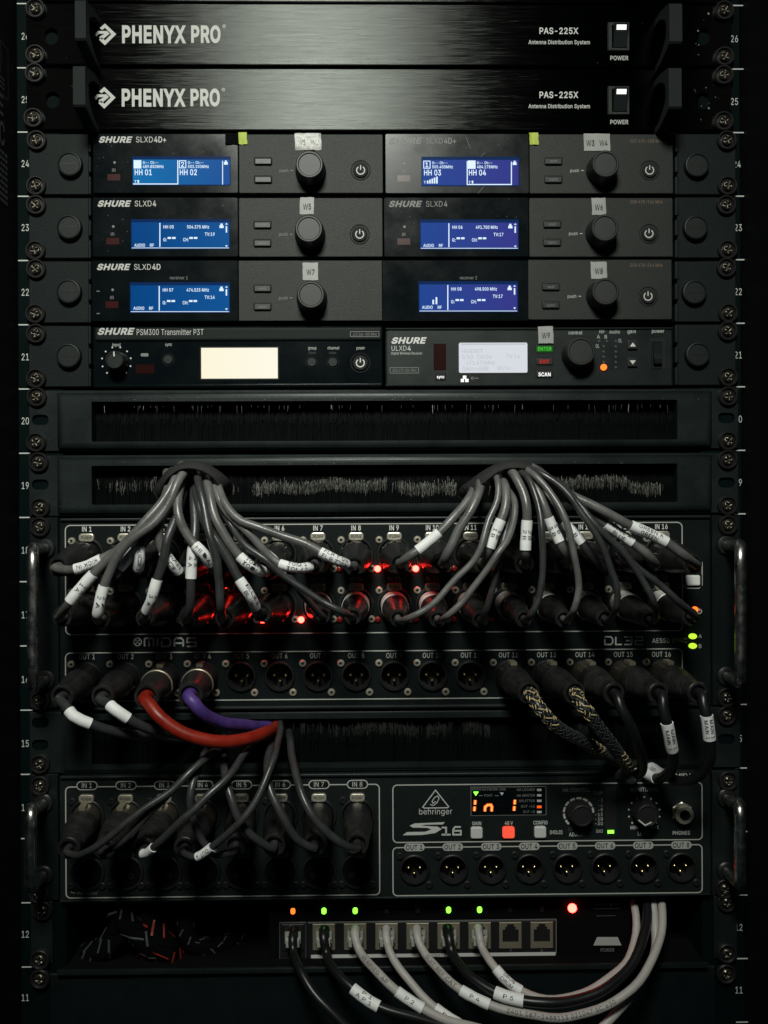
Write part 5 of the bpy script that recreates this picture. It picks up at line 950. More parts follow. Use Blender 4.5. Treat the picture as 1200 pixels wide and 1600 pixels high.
# ================================================================== CABLES
def plug(t, b0, tip, d0, d1, style, r=None):
    """cable connector from the panel at photo pixel b0 (depth d0) to its rear end at pixel tip (depth d1)"""
    A, B = W(b0[0], b0[1], d0), W(tip[0], tip[1], d1); ax = (B - A); L = ax.length; ax.normalize(); s = L
    b = MB(); sh = MB(); ex = None
    if style == 'boot':       # dark rubber boot with a ringed collar
        sh.lathe(A, ax, [(-.008, .0088), (.006, .0090), (.0065, .0101), (.009, .0101)], 28, 'black', cap1=False)
        b.lathe(A, ax, [(.009, .0101), (.0105, .0106), (.018, .0106), (.019, .0101), (.0205, .0104), (s * .6, .0092), (s * .93, .0066), (s - .0015, .0066), (s, .0062), (s, .0050), (s - .003, .0042)], 28, 'rubber')
        for k in range(14):
            a = 2 * math.pi * k / 14; u = ax.orthogonal().normalized(); v = ax.cross(u); n_ = u * math.cos(a) + v * math.sin(a); w_ = ax.cross(n_)
            p = A + ax * .0115 + n_ * .0105; q = A + ax * .0172 + n_ * .0105
            b.add([p - w_ * .0012, p + w_ * .0012, q + w_ * .0012, q - w_ * .0012, p - w_ * .0006 + n_ * .0007, p + w_ * .0006 + n_ * .0007, q + w_ * .0006 + n_ * .0007, q - w_ * .0006 + n_ * .0007], [[4, 5, 6, 7], [0, 1, 5, 4], [1, 2, 6, 5], [2, 3, 7, 6], [3, 0, 4, 7]], 'rubber')
    elif style == 'nickel':   # bright shell, slim black boot
        sh.lathe(A, ax, [(-.008, .0092), (.0002, .0094), (.0105, .0094), (.0110, .0088)], 28, 'nickel_shell', cap1=False)
        b.lathe(A, ax, [(.0105, .0091), (.013, .0090), (s * .55, .0080), (s * .62, .0073), (s * .9, .0058), (s - .001, .0058), (s, .0053), (s, .0042), (s - .003, .0036)], 28, 'rubber')
    elif style == 'ribbed':   # moulded connector with ribbed strain relief
        sh.lathe(A, ax, [(-.006, .0094), (.002, .0096), (s * .27, .0096), (s * .28, .0088)], 28, 'shellm', cap1=False)
        pr = [(s * .27, .0098), (s * .29, .0103), (s * .45, .0101)]
        for k in range(7):
            q = s * (.47 + .055 * k); rr = .0098 - .00038 * k; pr += [(q, rr), (q + s * .006, rr - .0010), (q + s * .025, rr - .0010), (q + s * .031, rr - .0002)]
        pr += [(s * .88, .0068), (s * .965, .0068), (s * .985, .0072), (s, .0066), (s, .0052), (s - .003, .0042)]
        b.lathe(A, ax, pr, 28, 'rubber')
    elif style == 'latch':    # slender metal-bodied connector
        sh.lathe(A, ax, [(-.006, .0094), (.004, .0096), (s * .36, .0096), (s * .38, .0100), (s * .40, .0094)], 28, 'black', cap1=False)
        b.lathe(A, ax, [(s * .40, .0098), (s * .5, .0096), (s * .75, .0082), (s * .9, .0074), (s * .97, .0076), (s, .0070), (s, .0058), (s - .003, .0046)], 28, 'rubber')
    elif style == 'bigmetal': # metal shell with nickel ring and rubber grommet
        sh.lathe(A, ax, [(-.006, .0098), (.003, .0100), (s * .40, .0100), (s * .44, .0108), (s * .47, .0108), (s * .48, .0100)], 28, 'black', ms=['black', 'black', 'black', 'dsilver', 'dsilver'], cap1=False)
        b.lathe(A, ax, [(s * .47, .0103), (s * .52, .0102), (s * .75, .0092), (s * .93, .0082), (s - .001, .0082), (s, .0078), (s, .0062), (s - .003, .0050)], 28, 'rubber')
    o = b.build('plug', t); sh.build('plug_shell', o)
    if style in ('ribbed', 'latch', 'bigmetal') and r != 'n':
        up = (Z - ax * ax.z).normalized(); sd_ = ax.cross(up); l = MB(); p = A + ax * (s * .10) + up * .0098
        q = p + ax * (s * .17); vs = []
        for c in (p, q):
            for h in (0, .0022): vs += [c - sd_ * .0022 + up * h, c + sd_ * .0022 + up * h]
        l.add(vs, [[2, 3, 7, 6], [0, 2, 6, 4], [1, 3, 7, 5], [4, 5, 7, 6], [0, 1, 3, 2]], 'dsilver'); l.build('latch', o)
    return B, ax
def sleeve(t, P, a, b_, r, txt, flip=False, name='label_sleeve', m='sleeve'):
    def near(q):
        best = 0; bd = 1e9
        for i, p in enumerate(P):
            d_ = p - CAM; dp = d_.dot(FW); sx = 600 + F * d_.dot(RT) / dp; sy = 800 - F * d_.dot(UP) / dp
            e = (sx - q[0]) ** 2 + (sy - q[1]) ** 2
            if e < bd: bd = e; best = i
        return best
    i, j = sorted((near(a), near(b_)))
    if j - i < 3: j = min(len(P) - 1, i + 3); i = max(0, j - 3)
    seg = P[i:j + 1]; mb = MB(); rr = r + .00055 if m else r
    if m: mb.tube(seg, lambda u: rr + .00012 * math.sin(u * 9), m, 16, True); o = mb.build(name, t)
    else: o = t
    if txt:
        L = [0]
        for k in range(1, len(seg)): L.append(L[-1] + (seg[k] - seg[k - 1]).length)
        fr = frames(seg); mb = MB()
        def fn_(row):
            def fn(x, y):
                s = x + L[-1] / 2
                if flip: s = L[-1] - s
                s = min(max(s, 0), L[-1] - 1e-6); k = max(q for q in range(len(L)) if L[q] <= s); k = min(k, len(seg) - 2)
                f = (s - L[k]) / max(1e-9, L[k + 1] - L[k]); p = seg[k].lerp(seg[k + 1], f); tt = (seg[k + 1] - seg[k]).normalized()
                v = (CAM - p).normalized(); out = (v - tt * v.dot(tt)).normalized(); side = out.cross(tt) * (-1 if flip else 1)
                an = (y + row) / rr
                return p + (out * math.cos(an) + side * math.sin(an)) * (rr + .00022)
            return fn
        rows = txt.split('|')
        for k, s_ in enumerate(rows):
            text(mb, s_, fn_(.0012 - k * .0032 if len(rows) > 1 else -.0011), 'inkb', 0, min(L[-1] * (.8 if m else 1), .0024 * len(s_)), .0022, 'c')
        mb.build('sleeve_lettering' if m else 'jacket_print', o)
    return o
def wobble(P, amp=.0015):
    o = Vector((random.random() * 50, 0, 0)); n = len(P)
    return [p + noise.noise_vector(p * 38 + o) * amp * min(1, i / 4, (n - 1 - i) / 5) for i, p in enumerate(P)]
def cable(label, group, cord, r, pts, plugs=None, sleeves=(), name='audio_cable', cat='audio cable', loc=None, step=.004, extra_first=None):
    """pts: list of (px, py, d); plugs = (style, base px, tip px, d0, d1)"""
    V = [W(*p) for p in pts]
    t = thing(name, label, cat, V[-1] if plugs is None else W(plugs[1][0], plugs[1][1], plugs[3]), group)
    if plugs:
        B, ax = plug(t, plugs[1], plugs[2], plugs[3], plugs[4], plugs[0], plugs[5] if len(plugs) > 5 else None)
        V += [B + ax * .005, B - ax * .003]
    P = wobble(spline(V, step)); mb = MB(); mb.tube(P, r, cord, 12); mb.build('cord', t)
    for sl in sleeves: sleeve(t, P, sl[0], sl[1], r, sl[2], sl[3] if len(sl) > 3 else False)
    return t, P
def fan(top, mid, dm, dtip, tin=-12, ds=44):
    """path from inside the brush, over the edge at top, then along mid pixels, at depth dm"""
    x, y = top; n = len(mid); out = [(x + (4 if x < 600 else -3), y + 16, tin), (x + 1, y + 3, ds * .45), (x, y, ds)]
    for i, (a, c) in enumerate(mid):
        f = min(1, (i + 1) / max(1, n * .45)); out.append((a, c, ds + 8 + (dm - ds - 8) * f))
    return out
G1 = 'grey microphone cables fanning from the left cable tie'; G2 = 'grey microphone cables fanning from the right cable tie'
D1, D2 = 50, 46
def snake(n, left, top, mid, cord, r, tip, style='boot', sl=(), dm=62, lab='', ds=44, dt=None):
    row = 0 if n <= 16 else 1; i = (n - 1) % 16; x = INX[i]; cy = slp(x, 868, 864) if row == 0 else slp(x, 947, 943)
    dt = dt or (D1 if row == 0 else D2)
    return cable('%s microphone cable plugged into socket IN %d%s' % ('thin charcoal' if r < .0028 else 'grey', n, lab), G1 if left else G2, cord, r, fan(top, mid, dm, dt, ds=ds), (style, (x, cy), tip, 5, dt), sl)
RB, RS = .0029, .0021
# left bundle
snake(1, True, (262, 741), [(262, 772), (243, 808), (205, 845), (158, 872), (128, 886), (106, 891)], 'cord', RB, (91, 886), sl=[((122, 888), (156, 874), 'KICK|KICK IN')], dm=58, ds=38, lab=', sleeve marked KICK')
snake(17, True, (283, 730), [(271, 757), (252, 786), (228, 813), (196, 846), (168, 875), (146, 897), (128, 917), (110, 938)], 'cord', RB, (97, 964), sl=[((142, 900), (110, 938), '1 A|1 A')], dm=72, ds=48, lab=', the first slanting sleeve from the left handle')
snake(18, True, (295, 729), [(277, 757), (262, 787), (240, 815), (208, 843), (183, 873), (168, 905), (161, 930), (155, 955)], 'cord', RB, (158, 966), sl=[((166, 912), (155.5, 957), '2 A|2 A')], dm=74, ds=52, lab=', the second slanting sleeve from the left handle')
snake(2, True, (272, 745), [(266, 775), (252, 808), (233, 838), (210, 861), (187, 887)], 'cordb', RB, (174, 893), sl=[((213, 858), (188, 886), 'OUT')], dm=60, ds=36, lab=', sleeve marked OUT')
snake(3, True, (269, 738), [(262, 768), (250, 800), (232, 832), (219, 853), (219, 872)], 'cord', RB, (221, 889), sl=[((219, 853), (219.5, 886), 'KICK 2')], dm=64, ds=40, lab=' with a short upright sleeve')
snake(4, True, (284, 744), [(276, 766), (262, 786), (252, 812), (249, 838), (255, 862), (268, 880)], 'cord', RB, (287, 893), sl=[((257, 862), (282, 889), 'SNARE|TOP')], dm=64, ds=40, lab=' with a slanting curved sleeve')
snake(19, True, (291, 750), [(284, 775), (275, 808), (264, 840), (255, 876), (245, 905), (237, 932)], 'cordb', RB, (227, 966), sl=[((243, 910), (231, 957), '3 A|3 A')], dm=68, ds=36, lab=', the third long sleeve from the left handle')
snake(5, True, (286, 749), [(278, 768), (276, 790), (281, 814), (291, 836), (304, 853), (318, 866)], 'cord', RB, (341, 888), sl=[((304, 853), (329, 877), 'HI HAT')], dm=70, ds=46, lab=' with a sleeve marked HI HAT')
snake(20, True, (303, 752), [(302, 780), (304, 815), (303, 850), (301, 880), (298, 915), (296, 945)], 'cordb', RB, (294, 967), sl=[((301.5, 857), (299, 904), '4 A|4 A')], dm=66, ds=38, lab=', its long sleeve hanging upright')
snake(21, True, (307, 738), [(314, 768), (322, 805), (330, 840), (338, 877), (345, 918), (347, 948)], 'cordb', .0026, (351, 966), dm=76, ds=50, lab=' without a sleeve')
snake(6, True, (322, 743), [(330, 777), (337, 810), (352, 840), (374, 868), (394, 884)], 'cord', RB, (417, 892), sl=[((377, 871), (408, 890), 'TOM 1|TOM 1')], dm=68, ds=48, lab=', sleeve marked TOM, just left of IN 6')
snake(22, True, (304, 746), [(308, 775), (318, 810), (337, 842), (356, 876), (373, 905), (388, 927)], 'cordb', RB, (409, 957), sl=[((374, 908), (402, 946), 'BLUE B|BLUE')], dm=68, ds=38, lab=', sleeve marked BLUE B')
snake(7, True, (333, 747), [(340, 772), (354, 798), (378, 824), (401, 848), (420, 867), (437, 880), (465, 886)], 'cord', .0026, (491, 881), sl=[((438, 880), (481, 886), 'TOM 2|TOM 2')], dm=66, ds=46, lab=', its TOM sleeve lying level')
snake(8, True, (339, 756), [(346, 778), (358, 797), (376, 814), (403, 825), (443, 839), (478, 852), (500, 863), (526, 875)], 'cord', .0027, (553, 884), sl=[((499, 862), (539, 880), 'FLR TOM|FLR TOM')], dm=70, ds=48, lab=', sleeve marked FLR TOM')
snake(24, True, (334, 760), [(347, 798), (365, 830), (385, 852), (412, 870), (444, 899), (478, 922), (513, 944), (534, 956)], 'cordb', RS, (551, 963), 'nickel', dm=74, ds=44, lab=', long and sagging')
snake(23, True, (330, 764), [(344, 800), (378, 836), (414, 862), (447, 893), (470, 925)], 'cordb', RS, (503, 962), 'nickel', sl=[((417, 864), (449, 896), '5 A')], dm=64, ds=36, lab=' behind the tom cables')
# right bundle
snake(9, False, (742, 758), [(737, 772), (724, 792), (706, 812), (687, 831), (668, 846), (650, 860), (634, 871)], 'cord', RB, (625, 880), sl=[((684, 833), (652, 857), None)], dm=66, lab=', with a blank white sleeve')
snake(10, False, (748, 752), [(747, 768), (735, 794), (718, 822), (706, 850), (697, 868)], 'cord', RB, (690, 880), dm=68, ds=48, lab=' beside the blank sleeve')
snake(25, False, (771, 735), [(779, 752), (777, 780), (765, 812), (754, 847), (739, 875), (717, 903), (691, 930), (664, 954), (643, 965)], 'cord', RS, (622, 966), 'nickel', dm=78, ds=52, lab=', looping left')
snake(11, False, (779, 742), [(790, 762), (790, 790), (784, 810), (775, 834), (766, 856)], 'cord', RB, (753, 879), sl=[((782, 813), (766, 856), '1 B|1 B')], dm=70, ds=46, lab=', tilted sleeve nearest the blank one')
snake(26, False, (790, 762), [(802, 784), (801, 815), (791, 845), (778, 864), (765, 885), (742, 915), (721, 942), (702, 960)], 'cord', RS, (684, 967), 'nickel', dm=80, ds=48, lab=', looping left in front of IN 11')
snake(27, False, (792, 750), [(797, 790), (790, 835), (779, 875), (769, 920), (762, 948)], 'cordb', RS, (751, 968), 'nickel', dm=70, ds=38, lab=', hanging steeply')
snake(12, False, (789, 733), [(804, 744), (817, 768), (821, 792), (822, 812), (822, 836), (821, 860)], 'cord', RB, (819, 881), sl=[((822, 811), (822, 857), '2 B|2 B')], dm=72, ds=50, lab=' with an upright sleeve')
snake(28, False, (803, 732), [(822, 745), (833, 767), (842, 800), (847, 830), (850, 862), (849, 900), (841, 937), (830, 957)], 'cordb', RS, (819, 967), 'nickel', dm=80, ds=52, lab=', hanging between IN 12 and IN 13')
snake(13, False, (812, 736), [(826, 746), (840, 767), (852, 795), (860, 818), (869, 838), (877, 856)], 'cord', .0027, (882, 881), sl=[((856, 807), (875, 851), '3 B|3 B')], dm=70, ds=44, lab=', tilted sleeve right of the upright one')
snake(29, False, (814, 731), [(834, 742), (858, 766), (875, 792), (887, 820), (895, 850), (902, 887), (904, 920), (897, 950)], 'cord', RS, (881, 967), 'nickel', dm=80, ds=52, lab=', hanging past IN 13')
snake(14, False, (819, 741), [(843, 760), (864, 789), (878, 815), (900, 838), (922, 866)], 'cordb', RB, (941, 887), sl=[((878, 815), (912, 848), '4 B')], dm=62, ds=38, lab=', its sleeve half hidden')
snake(30, False, (819, 730), [(838, 738), (870, 760), (896, 783), (920, 815), (939, 850), (954, 887), (965, 917), (965, 945)], 'cordb', RS, (945, 966), 'nickel', dm=78, ds=50, lab=', crossing below IN 14')
snake(15, False, (829, 736), [(860, 756), (900, 786), (930, 807), (948, 820), (970, 836), (995, 854), (1012, 868)], 'cord', RB, (1019, 882), sl=[((947, 819), (991, 850), 'BLUE A|BLUE')], dm=66, ds=42, lab=', sleeve marked BLUE A')
snake(31, False, (825, 731), [(863, 751), (902, 784), (932, 821), (960, 851), (985, 879), (1006, 908), (1022, 936)], 'cordb', RS, (1015, 968), 'nickel', dm=78, ds=50, lab=', crossing over IN 15')
snake(16, False, (833, 731), [(861, 752), (884, 769), (920, 787), (957, 806), (985, 821), (1012, 834), (1040, 849), (1066, 867)], 'cord', .0030, (1083, 882), sl=[((986, 822), (1037, 848), 'GREEN A|GREEN')], dm=72, ds=50, lab=', sleeve marked GREEN A')
snake(32, False, (836, 738), [(880, 774), (916, 804), (968, 858), (1000, 889), (1032, 912), (1058, 936)], 'cordb', RS, (1079, 964), 'nickel', dm=76, ds=46, lab=', lowest on the far side')
# hook-and-loop ties
def cable_tie(label, pts, wd):
    P = spline([W(*p) for p in pts], .003); c = sum(P, Vector()) / len(P) + Vector((0, 0, -.012)); mb = MB(); n = len(P); vs = []
    for i, p in enumerate(P):
        tt = (P[min(i + 1, n - 1)] - P[max(i - 1, 0)]).normalized(); out = p - c; out.y = 0; out = (out - tt * out.dot(tt)).normalized()
        wv = (out * .45 + Vector((0, 1, 0)) * .9); wv = (wv - tt * wv.dot(tt)).normalized(); nn = wv.cross(tt)
        w_ = wd * (1 + .08 * math.sin(i * .9))
        vs += [p - wv * w_ / 2 - nn * .0006, p + wv * w_ / 2 - nn * .0006, p + wv * w_ / 2 + nn * .0006, p - wv * w_ / 2 + nn * .0006]
    mb.add(vs, [[i * 4 + k, i * 4 + (k + 1) % 4, i * 4 + 4 + (k + 1) % 4, i * 4 + 4 + k] for i in range(n - 1) for k in range(4)] + [[0, 1, 2, 3], [len(vs) - 4, len(vs) - 3, len(vs) - 2, len(vs) - 1]], 'velcro', True)
    o = mb.build('cable_tie'); o['label'] = label; o['category'] = 'cable tie'; o['group'] = 'hook-and-loop ties around the cable bundles'
cable_tie('black fabric tie arching over the left bundle of grey cables', [(247, 778, 30), (250, 762, 46), (262, 742, 54), (285, 728, 58), (312, 728, 58), (335, 740, 56), (348, 756, 50), (354, 776, 34)], .010)
cable_tie('black fabric tie arching over the right bundle of grey cables', [(726, 782, 34), (733, 765, 50), (752, 748, 56), (778, 731, 58), (802, 725, 58), (825, 728, 56), (842, 740, 48), (848, 752, 34)], .011)
# ------------------------------------------------------------------ output leads of the upper box
G3 = 'leads plugged into the outputs of the upper stage box'
def outp(n): return (INX[n - 1], OUT_Y[n - 1])
DT = 52
cable('charcoal lead in OUT 1 with a white sleeve, nearest the chrome handle', G3, 'cordb', .0031, [(300, 1158, -10), (268, 1153, 12), (238, 1149, 30), (200, 1146, 50), (165, 1139, 60), (143, 1131, 64), (116, 1118, 66), (104, 1103, 62)], ('latch', outp(1), (97, 1089), 5, DT, 'n'), [((116, 1118), (143, 1131), None)])
cable('charcoal lead in OUT 2 with a white sleeve, beside the red lead', G3, 'cordb', .0031, [(320, 1160, -10), (300, 1154, 10), (270, 1147, 32), (235, 1137, 52), (201, 1121, 62), (178, 1107, 64), (168, 1099, 60)], ('latch', outp(2), (160, 1089), 5, DT, 'n'), [((178, 1107), (201, 1121), None)])
cable('thick red lead plugged into OUT 3', G3, 'cordr', .0042, [(440, 1130, -12), (425, 1138, 12), (408, 1147, 34), (378, 1155, 50), (345, 1158, 58), (312, 1154, 62), (274, 1138, 64), (246, 1117, 64), (234, 1100, 60)], ('bigmetal', outp(3), (229, 1089), 5, DT))
cable('thick violet lead plugged into OUT 4', G3, 'cordp', .0042, [(450, 1128, -14), (420, 1135, 0), (385, 1135, 22), (350, 1128, 42), (320, 1114, 56), (304, 1098, 60)], ('bigmetal', outp(4), (297, 1086), 5, DT))
def braid(t, P, r, zones, base='kt', hi='gt', nh=16, tl=.0014, tw=.00034, st=.0015):
    """woven sleeving: short raised threads running both ways round the cord"""
    fr = frames(P); L = [0]
    for k in range(1, len(P)): L.append(L[-1] + (P[k] - P[k - 1]).length)
    mb = MB(); N = int(L[-1] / st)
    def at(s, a):
        k = max(0, min(len(P) - 2, next((q for q in range(len(L) - 1) if L[q + 1] >= s), len(P) - 2))); f = (s - L[k]) / max(1e-9, L[k + 1] - L[k])
        p = P[k].lerp(P[k + 1], f); u = fr[k][2]; v = fr[k][3]; return p, u * math.cos(a) + v * math.sin(a), fr[k][1]
    for i in range(N):
        for h in range(nh):
            if (i + h) % 2: continue
            s = i * st; a = 2 * math.pi * h / nh; u = s / L[-1]; sg = 1 if (i // 2 + h) % 2 else -1
            g = any(z0 <= u <= z1 for z0, z1 in zones)
            m = hi if g and (h + i) % 4 < 2 else base
            p, n_, tt = at(min(s, L[-1] - 1e-5), a); sd_ = tt.cross(n_); dv = (tt * .8 + sd_ * .6 * sg).normalized(); w_ = n_.cross(dv)
            c = p + n_ * (r + .0002)
            mb.add([c - dv * tl - w_ * tw, c + dv * tl - w_ * tw, c + dv * tl + w_ * tw, c - dv * tl + w_ * tw, c + n_ * .0003 - dv * tl * .5, c + n_ * .0003 + dv * tl * .5],
                   [[0, 1, 5, 4], [3, 4, 5, 2], [0, 4, 3], [1, 2, 5]], m)
    mb.build('braided_sleeving', t, kind='stuff')
t, P = cable('black and gold braided lead nearer the empty sockets, in OUT 12', G3, 'cordk', .0037, [(985, 1210, -12), (960, 1188, 10), (932, 1170, 34), (902, 1155, 52), (873, 1136, 62), (848, 1112, 66), (834, 1096, 62)], ('latch', outp(12), (827, 1083), 5, DT)); braid(t, P, .0037, [(.78, .98), (.40, .52)])
t, P = cable('black and gold braided lead nearer the ribbed boots, in OUT 13', G3, 'cordk', .0037, [(962, 1216, -6), (980, 1206, 20), (976, 1190, 38), (956, 1166, 54), (935, 1138, 62), (916, 1110, 66), (904, 1096, 62)], ('latch', outp(13), (898, 1083), 5, DT)); braid(t, P, .0037, [(.80, .98), (.30, .50)])
cable('black lead plugged into OUT 14 with a ribbed boot', G3, 'cordk', .0034, [(985, 1216, 4), (1000, 1206, 30), (1003, 1188, 46), (996, 1158, 58), (982, 1125, 64), (970, 1103, 62)], ('ribbed', outp(14), (960, 1084), 5, DT + 2), [((984, 1216), (996, 1210), None)])
cable('black lead in OUT 15 with a MAIN sleeve, between two other ribbed boots', G3, 'cordk', .0034, [(1008, 1208, 6), (1028, 1216, 26), (1046, 1204, 44), (1052, 1180, 54), (1050, 1160, 60), (1043, 1131, 64), (1036, 1105, 62)], ('ribbed', outp(15), (1029, 1084), 5, DT + 2), [((1043, 1132), (1050.5, 1169), 'MAIN 1|MAIN 1', True), ((1009, 1209), (1024, 1215), None)])
cable('black lead in OUT 16 with a MAIN sleeve, nearest the chrome handle', G3, 'cordk', .0034, [(1018, 1200, 8), (1040, 1213, 28), (1068, 1220, 40), (1096, 1210, 50), (1110, 1186, 58), (1110, 1155, 62), (1104, 1120, 64), (1098, 1102, 62)], ('ribbed', outp(16), (1091, 1083), 5, DT + 2), [((1103, 1117), (1110, 1151), 'MAIN 1|MAIN 1', True), ((1020, 1201), (1038, 1212), 'OUT')])
# ------------------------------------------------------------------ leads of the lower box
G4 = 'leads plugged into the inputs of the lower stage box'
def inp(n): return (SIX[n - 1], slp(SIX[n - 1], 1276, 1272))
cable('charcoal lead sweeping farthest left, into IN 1 of the lower box', G4, 'cordb', .0022, [(420, 1140, -10), (385, 1150, 16), (345, 1164, 40), (298, 1204, 60), (268, 1235, 66), (235, 1259, 70), (199, 1287, 74), (168, 1310, 74), (138, 1328, 70), (120, 1336, 64)], ('ribbed', inp(1), (107, 1326), 5, 54))
cable('charcoal lead running just under the farthest-left one, into IN 2 of the lower box', G4, 'cordb', .0022, [(415, 1144, -10), (385, 1154, 12), (340, 1170, 36), (310, 1195, 54), (277, 1229, 60), (255, 1251, 64), (230, 1273, 66), (205, 1301, 68), (181, 1323, 66)], ('ribbed', inp(2), (162, 1327), 5, 52))
cable('charcoal lead plugged into IN 3 of the lower box with a small white sleeve', G4, 'cordb', .0024, [(425, 1142, -10), (400, 1160, 20), (384, 1177, 44), (358, 1211, 62), (330, 1238, 70), (305, 1265, 74), (285, 1281, 76), (262, 1304, 74), (240, 1323, 70), (228, 1333, 64)], ('ribbed', inp(3), (224, 1326), 5, 54), [((222, 1336), (236, 1327), None)])
cable('charcoal lead plugged into IN 4 of the lower box with a white sleeve', G4, 'cordb', .0022, [(438, 1128, -10), (438, 1138, 20), (435, 1158, 40), (429, 1184, 54), (419, 1212, 62), (401, 1250, 68), (377, 1285, 72), (355, 1306, 72), (331, 1323, 70), (309, 1337, 66), (297, 1337, 62)], ('ribbed', inp(4), (288, 1325), 5, 52), [((309, 1336), (332, 1322), 'OUT 4')])
cable('charcoal lead hooking back under the white sleeve, into IN 5 of the lower box', G4, 'cordb', .0024, [(345, 1155, -10), (325, 1168, 20), (312, 1192, 44), (302, 1225, 58), (298, 1260, 62), (305, 1292, 60), (320, 1320, 58), (338, 1333, 60), (355, 1332, 60)], ('latch', inp(5), (368, 1322), 5, 50, 'n'))
cable('charcoal lead crossing behind the white-sleeved one, into IN 6 of the lower box', G4, 'cordb', .0026, [(350, 1150, -10), (348, 1170, 24), (350, 1195, 44), (353, 1222, 56), (361, 1248, 62), (376, 1283, 64), (400, 1311, 62), (416, 1322, 58)], ('latch', inp(6), (428, 1321), 5, 50, 'n'))
cable('charcoal lead second from the display side, into IN 7 of the lower box', G4, 'cordb', .0026, [(432, 1148, -10), (425, 1168, 24), (419, 1192, 44), (422, 1232, 58), (439, 1274, 64), (464, 1311, 62), (480, 1322, 58)], ('latch', inp(7), (492, 1320), 5, 50, 'n'))
cable('charcoal lead nearest the digit display, into IN 8 of the lower box', G4, 'cordb', .0026, [(452, 1140, -12), (455, 1165, 24), (462, 1205, 50), (474, 1248, 64), (497, 1287, 68), (529, 1317, 66), (546, 1325, 60)], ('latch', inp(8), (558, 1320), 5, 50, 'n'))
# ------------------------------------------------------------------ network cables
G5 = 'network cables plugged into the splitter'
def net(label, i, cord, r, mid, sl=(), hood=True, end=None):
    x = PX[i]; y = 1466 - (x - 457) * .009
    pts = [(x, y, SD + 14)] + mid
    V = [W(*p) for p in pts]; t = thing('network_cable', label, 'network cable', W(x, y, SD), G5)
    b = MB(); A = W(x, y - 3, SD - 6); B = W(x, y - 1, SD + 6); h = .0055
    vs = [A + Vector((sx * h, 0, sz * .0042)) for sx, sz in ((-1, -1), (1, -1), (1, 1), (-1, 1))] + [B + Vector((sx * h, 0, sz * .0042)) for sx, sz in ((-1, -1), (1, -1), (1, 1), (-1, 1))]
    b.add(vs, [[0, 1, 5, 4], [1, 2, 6, 5], [2, 3, 7, 6], [3, 0, 4, 7], [4, 5, 6, 7]], 'plugm'); o = b.build('network_plug', t)
    b = MB(); c = W(x, y + 6, SD + 8)
    for k in (-1, 1):
        p = c + X * k * .0034; b.add([p + Vector(q) for q in ((-.0016, 0, -.003), (.0016, 0, -.003), (.0016, 0, .003), (-.0016, 0, .003), (-.0011, -.0026, -.0026), (.0011, -.0026, -.0026), (.0011, -.0026, .0022), (-.0011, -.0026, .0022))], [[4, 5, 6, 7], [0, 1, 5, 4], [1, 2, 6, 5], [2, 3, 7, 6], [3, 0, 4, 7]], 'plugm')
    b.build('plug_side', o, kind='stuff')
    b = MB(); p = W(x, y - 14, SD + 3); b.add([p + Vector(q) for q in ((-.002, 0, .003), (.002, 0, .003), (.002, -.007, -.003), (-.002, -.007, -.003))], [[0, 1, 2, 3]], 'black')
    b.add([p + Vector(q) for q in ((-.0035, -.0005, -.001), (.0035, -.0005, -.001), (.003, -.006, -.006), (-.003, -.006, -.006))], [[0, 1, 2, 3]], 'black'); b.build('plug_tab', o)
    P = wobble(spline([V[0] + Vector((0, .010, .001))] + V, .005)); mb = MB(); mb.tube(P, lambda u: r * (1.18 if u < .03 else 1), cord, 12); mb.build('cord', t)
    for s in sl: sleeve(t, P, s[0], s[1], r * (1.0 if len(s) > 4 and s[4] == 'p' else 1.06), s[2], s[3] if len(s) > 3 else False, 'label_sleeve', None if len(s) > 4 and s[4] == 'p' else 'sleeve')
    return t, P
K['plugm'] = mat('clear_plug_plastic', (0.70, 0.72, 0.66), 0.10, spec=0.9, rvar=0.08, vscale=300)
K['plugm'].node_tree.nodes['Principled BSDF'].inputs['Transmission Weight'].default_value = 0.55
net('black network cable from the leftmost separate socket with the amber light', 0, 'cordk', .0030, [(459, 1486, 8), (468, 1515, 24), (488, 1550, 34), (516, 1580, 40), (548, 1612, 44), (600, 1660, 46)])
net('black network cable with sleeve P 1, second socket from the left', 1, 'cordk', .0031, [(510, 1488, 6), (522, 1514, 22), (541, 1537, 32), (580, 1566, 40), (620, 1582, 44), (680, 1597, 46), (760, 1612, 46), (860, 1625, 46), (960, 1625, 46)], [((545, 1541), (578, 1564), ' P 1|A P 1')])
net('pale grey network cable with sleeve P 2, third socket from the left', 2, 'cordg'  , .0029, [(559, 1482, 8), (574, 1505, 22), (596, 1527, 32), (622, 1550, 38), (660, 1574, 42), (700, 1593, 45), (760, 1612, 46), (840, 1632, 46), (900, 1628, 46), (946, 1602, 42), (984, 1562, 34), (1010, 1520, 24), (1023, 1480, 14), (1023, 1440, 4), (1019, 1400, -10)], [((623, 1551), (659, 1573), 'P 2'), ((570, 1500), (612, 1543), 'VERIFIED 4P', False, 'p')])
net('pale grey network cable in the fourth socket, joining the P 2 cable below', 3, 'cordg', .0027, [(608, 1485, 8), (622, 1513, 18), (645, 1542, 26), (668, 1565, 32), (690, 1583, 36), (715, 1600, 38), (780, 1640, 40)], [((684, 1578), (708, 1595), 'P 3')])
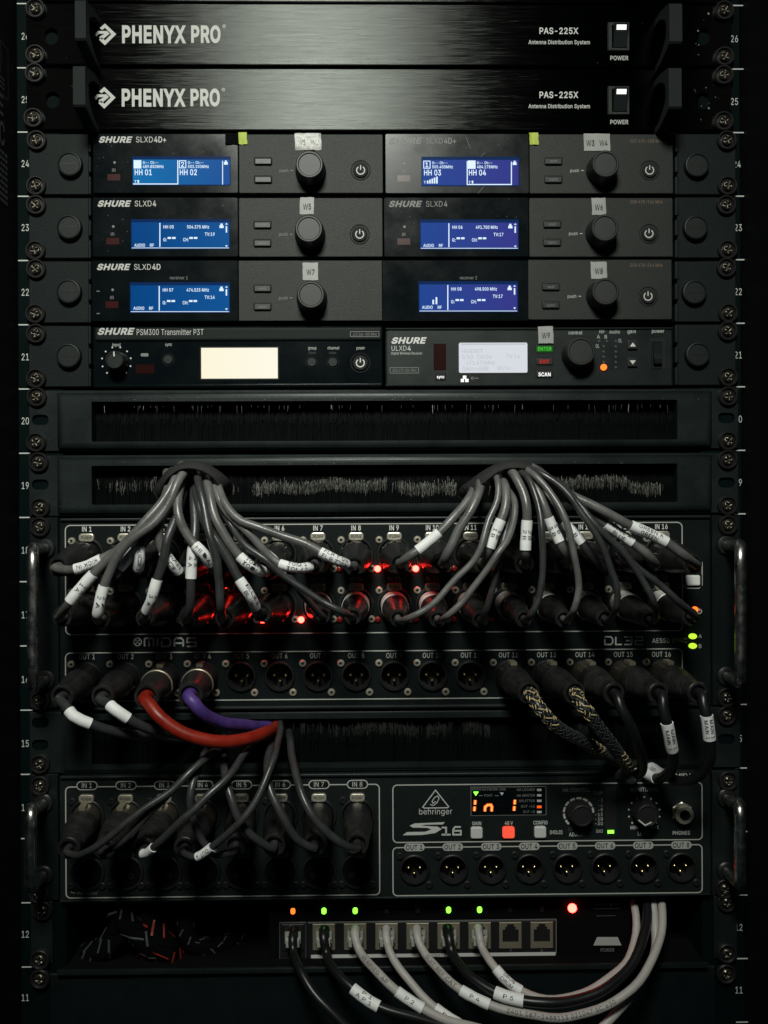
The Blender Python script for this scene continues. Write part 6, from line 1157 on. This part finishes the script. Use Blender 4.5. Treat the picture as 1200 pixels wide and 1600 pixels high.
net('pale grey network cable with sleeve P 4 sweeping across to the far end', 4, 'cordg', .0028, [(657, 1480, 8), (672, 1503, 20), (695, 1525, 30), (722, 1545, 38), (766, 1570, 44), (810, 1584, 48), (860, 1590, 50), (905, 1586, 50), (950, 1571, 48), (990, 1545, 42), (1016, 1510, 32), (1031, 1470, 18), (1035, 1435, 6), (1033, 1400, -10)], [((723, 1546), (766, 1570), 'P 4'), ((662, 1490), (715, 1540), 'SUIT REF CAT', False, 'p'), ((775, 1574), (975, 1558), '2401 187-1488113 021047 SC/630', False, 'p')])
net('black network cable with sleeve P 5 and green glints', 5, 'cordk', .0033, [(705, 1485, 8), (716, 1505, 20), (737, 1527, 32), (772, 1550, 42), (818, 1565, 48), (860, 1568, 50), (905, 1561, 48), (950, 1543, 42), (985, 1512, 32), (1004, 1475, 20), (1011, 1440, 6), (1010, 1400, -10)], [((773, 1551), (818, 1565), 'P 5')])
net('pale grey network cable with a DRUM sleeve, seventh socket from the left', 6, 'cordg', .0027, [(753, 1480, 8), (762, 1496, 18), (776, 1512, 26), (801, 1541, 32), (828, 1556, 35), (868, 1563, 36), (910, 1553, 34), (950, 1530, 28), (980, 1498, 18), (993, 1460, 6), (994, 1430, -2), (988, 1400, -14)], [((777, 1512), (800, 1540), 'DRUM|DRUM')])
# ------------------------------------------------------------------ braided power leads in the dark, left of the splitter
G6 = 'braided power leads lying in the dark on the shelf'
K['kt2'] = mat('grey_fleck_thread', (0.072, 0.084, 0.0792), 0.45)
for lab, pts, hi, r in (('grey-flecked braided lead nearest the left ear', [(105, 1505, -70), (140, 1492, -22), (172, 1474, -9), (194, 1447, -10), (206, 1420, -18), (212, 1395, -44)], 'kt2', .0085),
        ('second grey-flecked braided lead, crossing over the first', [(170, 1392, -60), (178, 1415, -22), (196, 1440, -4), (218, 1462, -4), (240, 1484, -10), (262, 1504, -40)], 'kt2', .0070),
        ('red-flecked braided lead beside the grey-flecked ones', [(213, 1390, -60), (224, 1418, -20), (237, 1446, -10), (252, 1470, -8), (266, 1492, -14), (290, 1506, -50)], 'rt', .0085),
        ('thin dark lead coiled with a red fleck behind', [(196, 1508, -40), (225, 1494, -14), (246, 1474, -16), (250, 1440, -22), (236, 1412, -34), (220, 1390, -60)], 'rt', .0045),
        ('pale-flecked braided lead in the middle of the shelf', [(300, 1390, -70), (294, 1420, -26), (288, 1448, -16), (302, 1474, -16), (340, 1478, -24), (390, 1455, -50), (430, 1430, -90)], 'kt2', .006)):
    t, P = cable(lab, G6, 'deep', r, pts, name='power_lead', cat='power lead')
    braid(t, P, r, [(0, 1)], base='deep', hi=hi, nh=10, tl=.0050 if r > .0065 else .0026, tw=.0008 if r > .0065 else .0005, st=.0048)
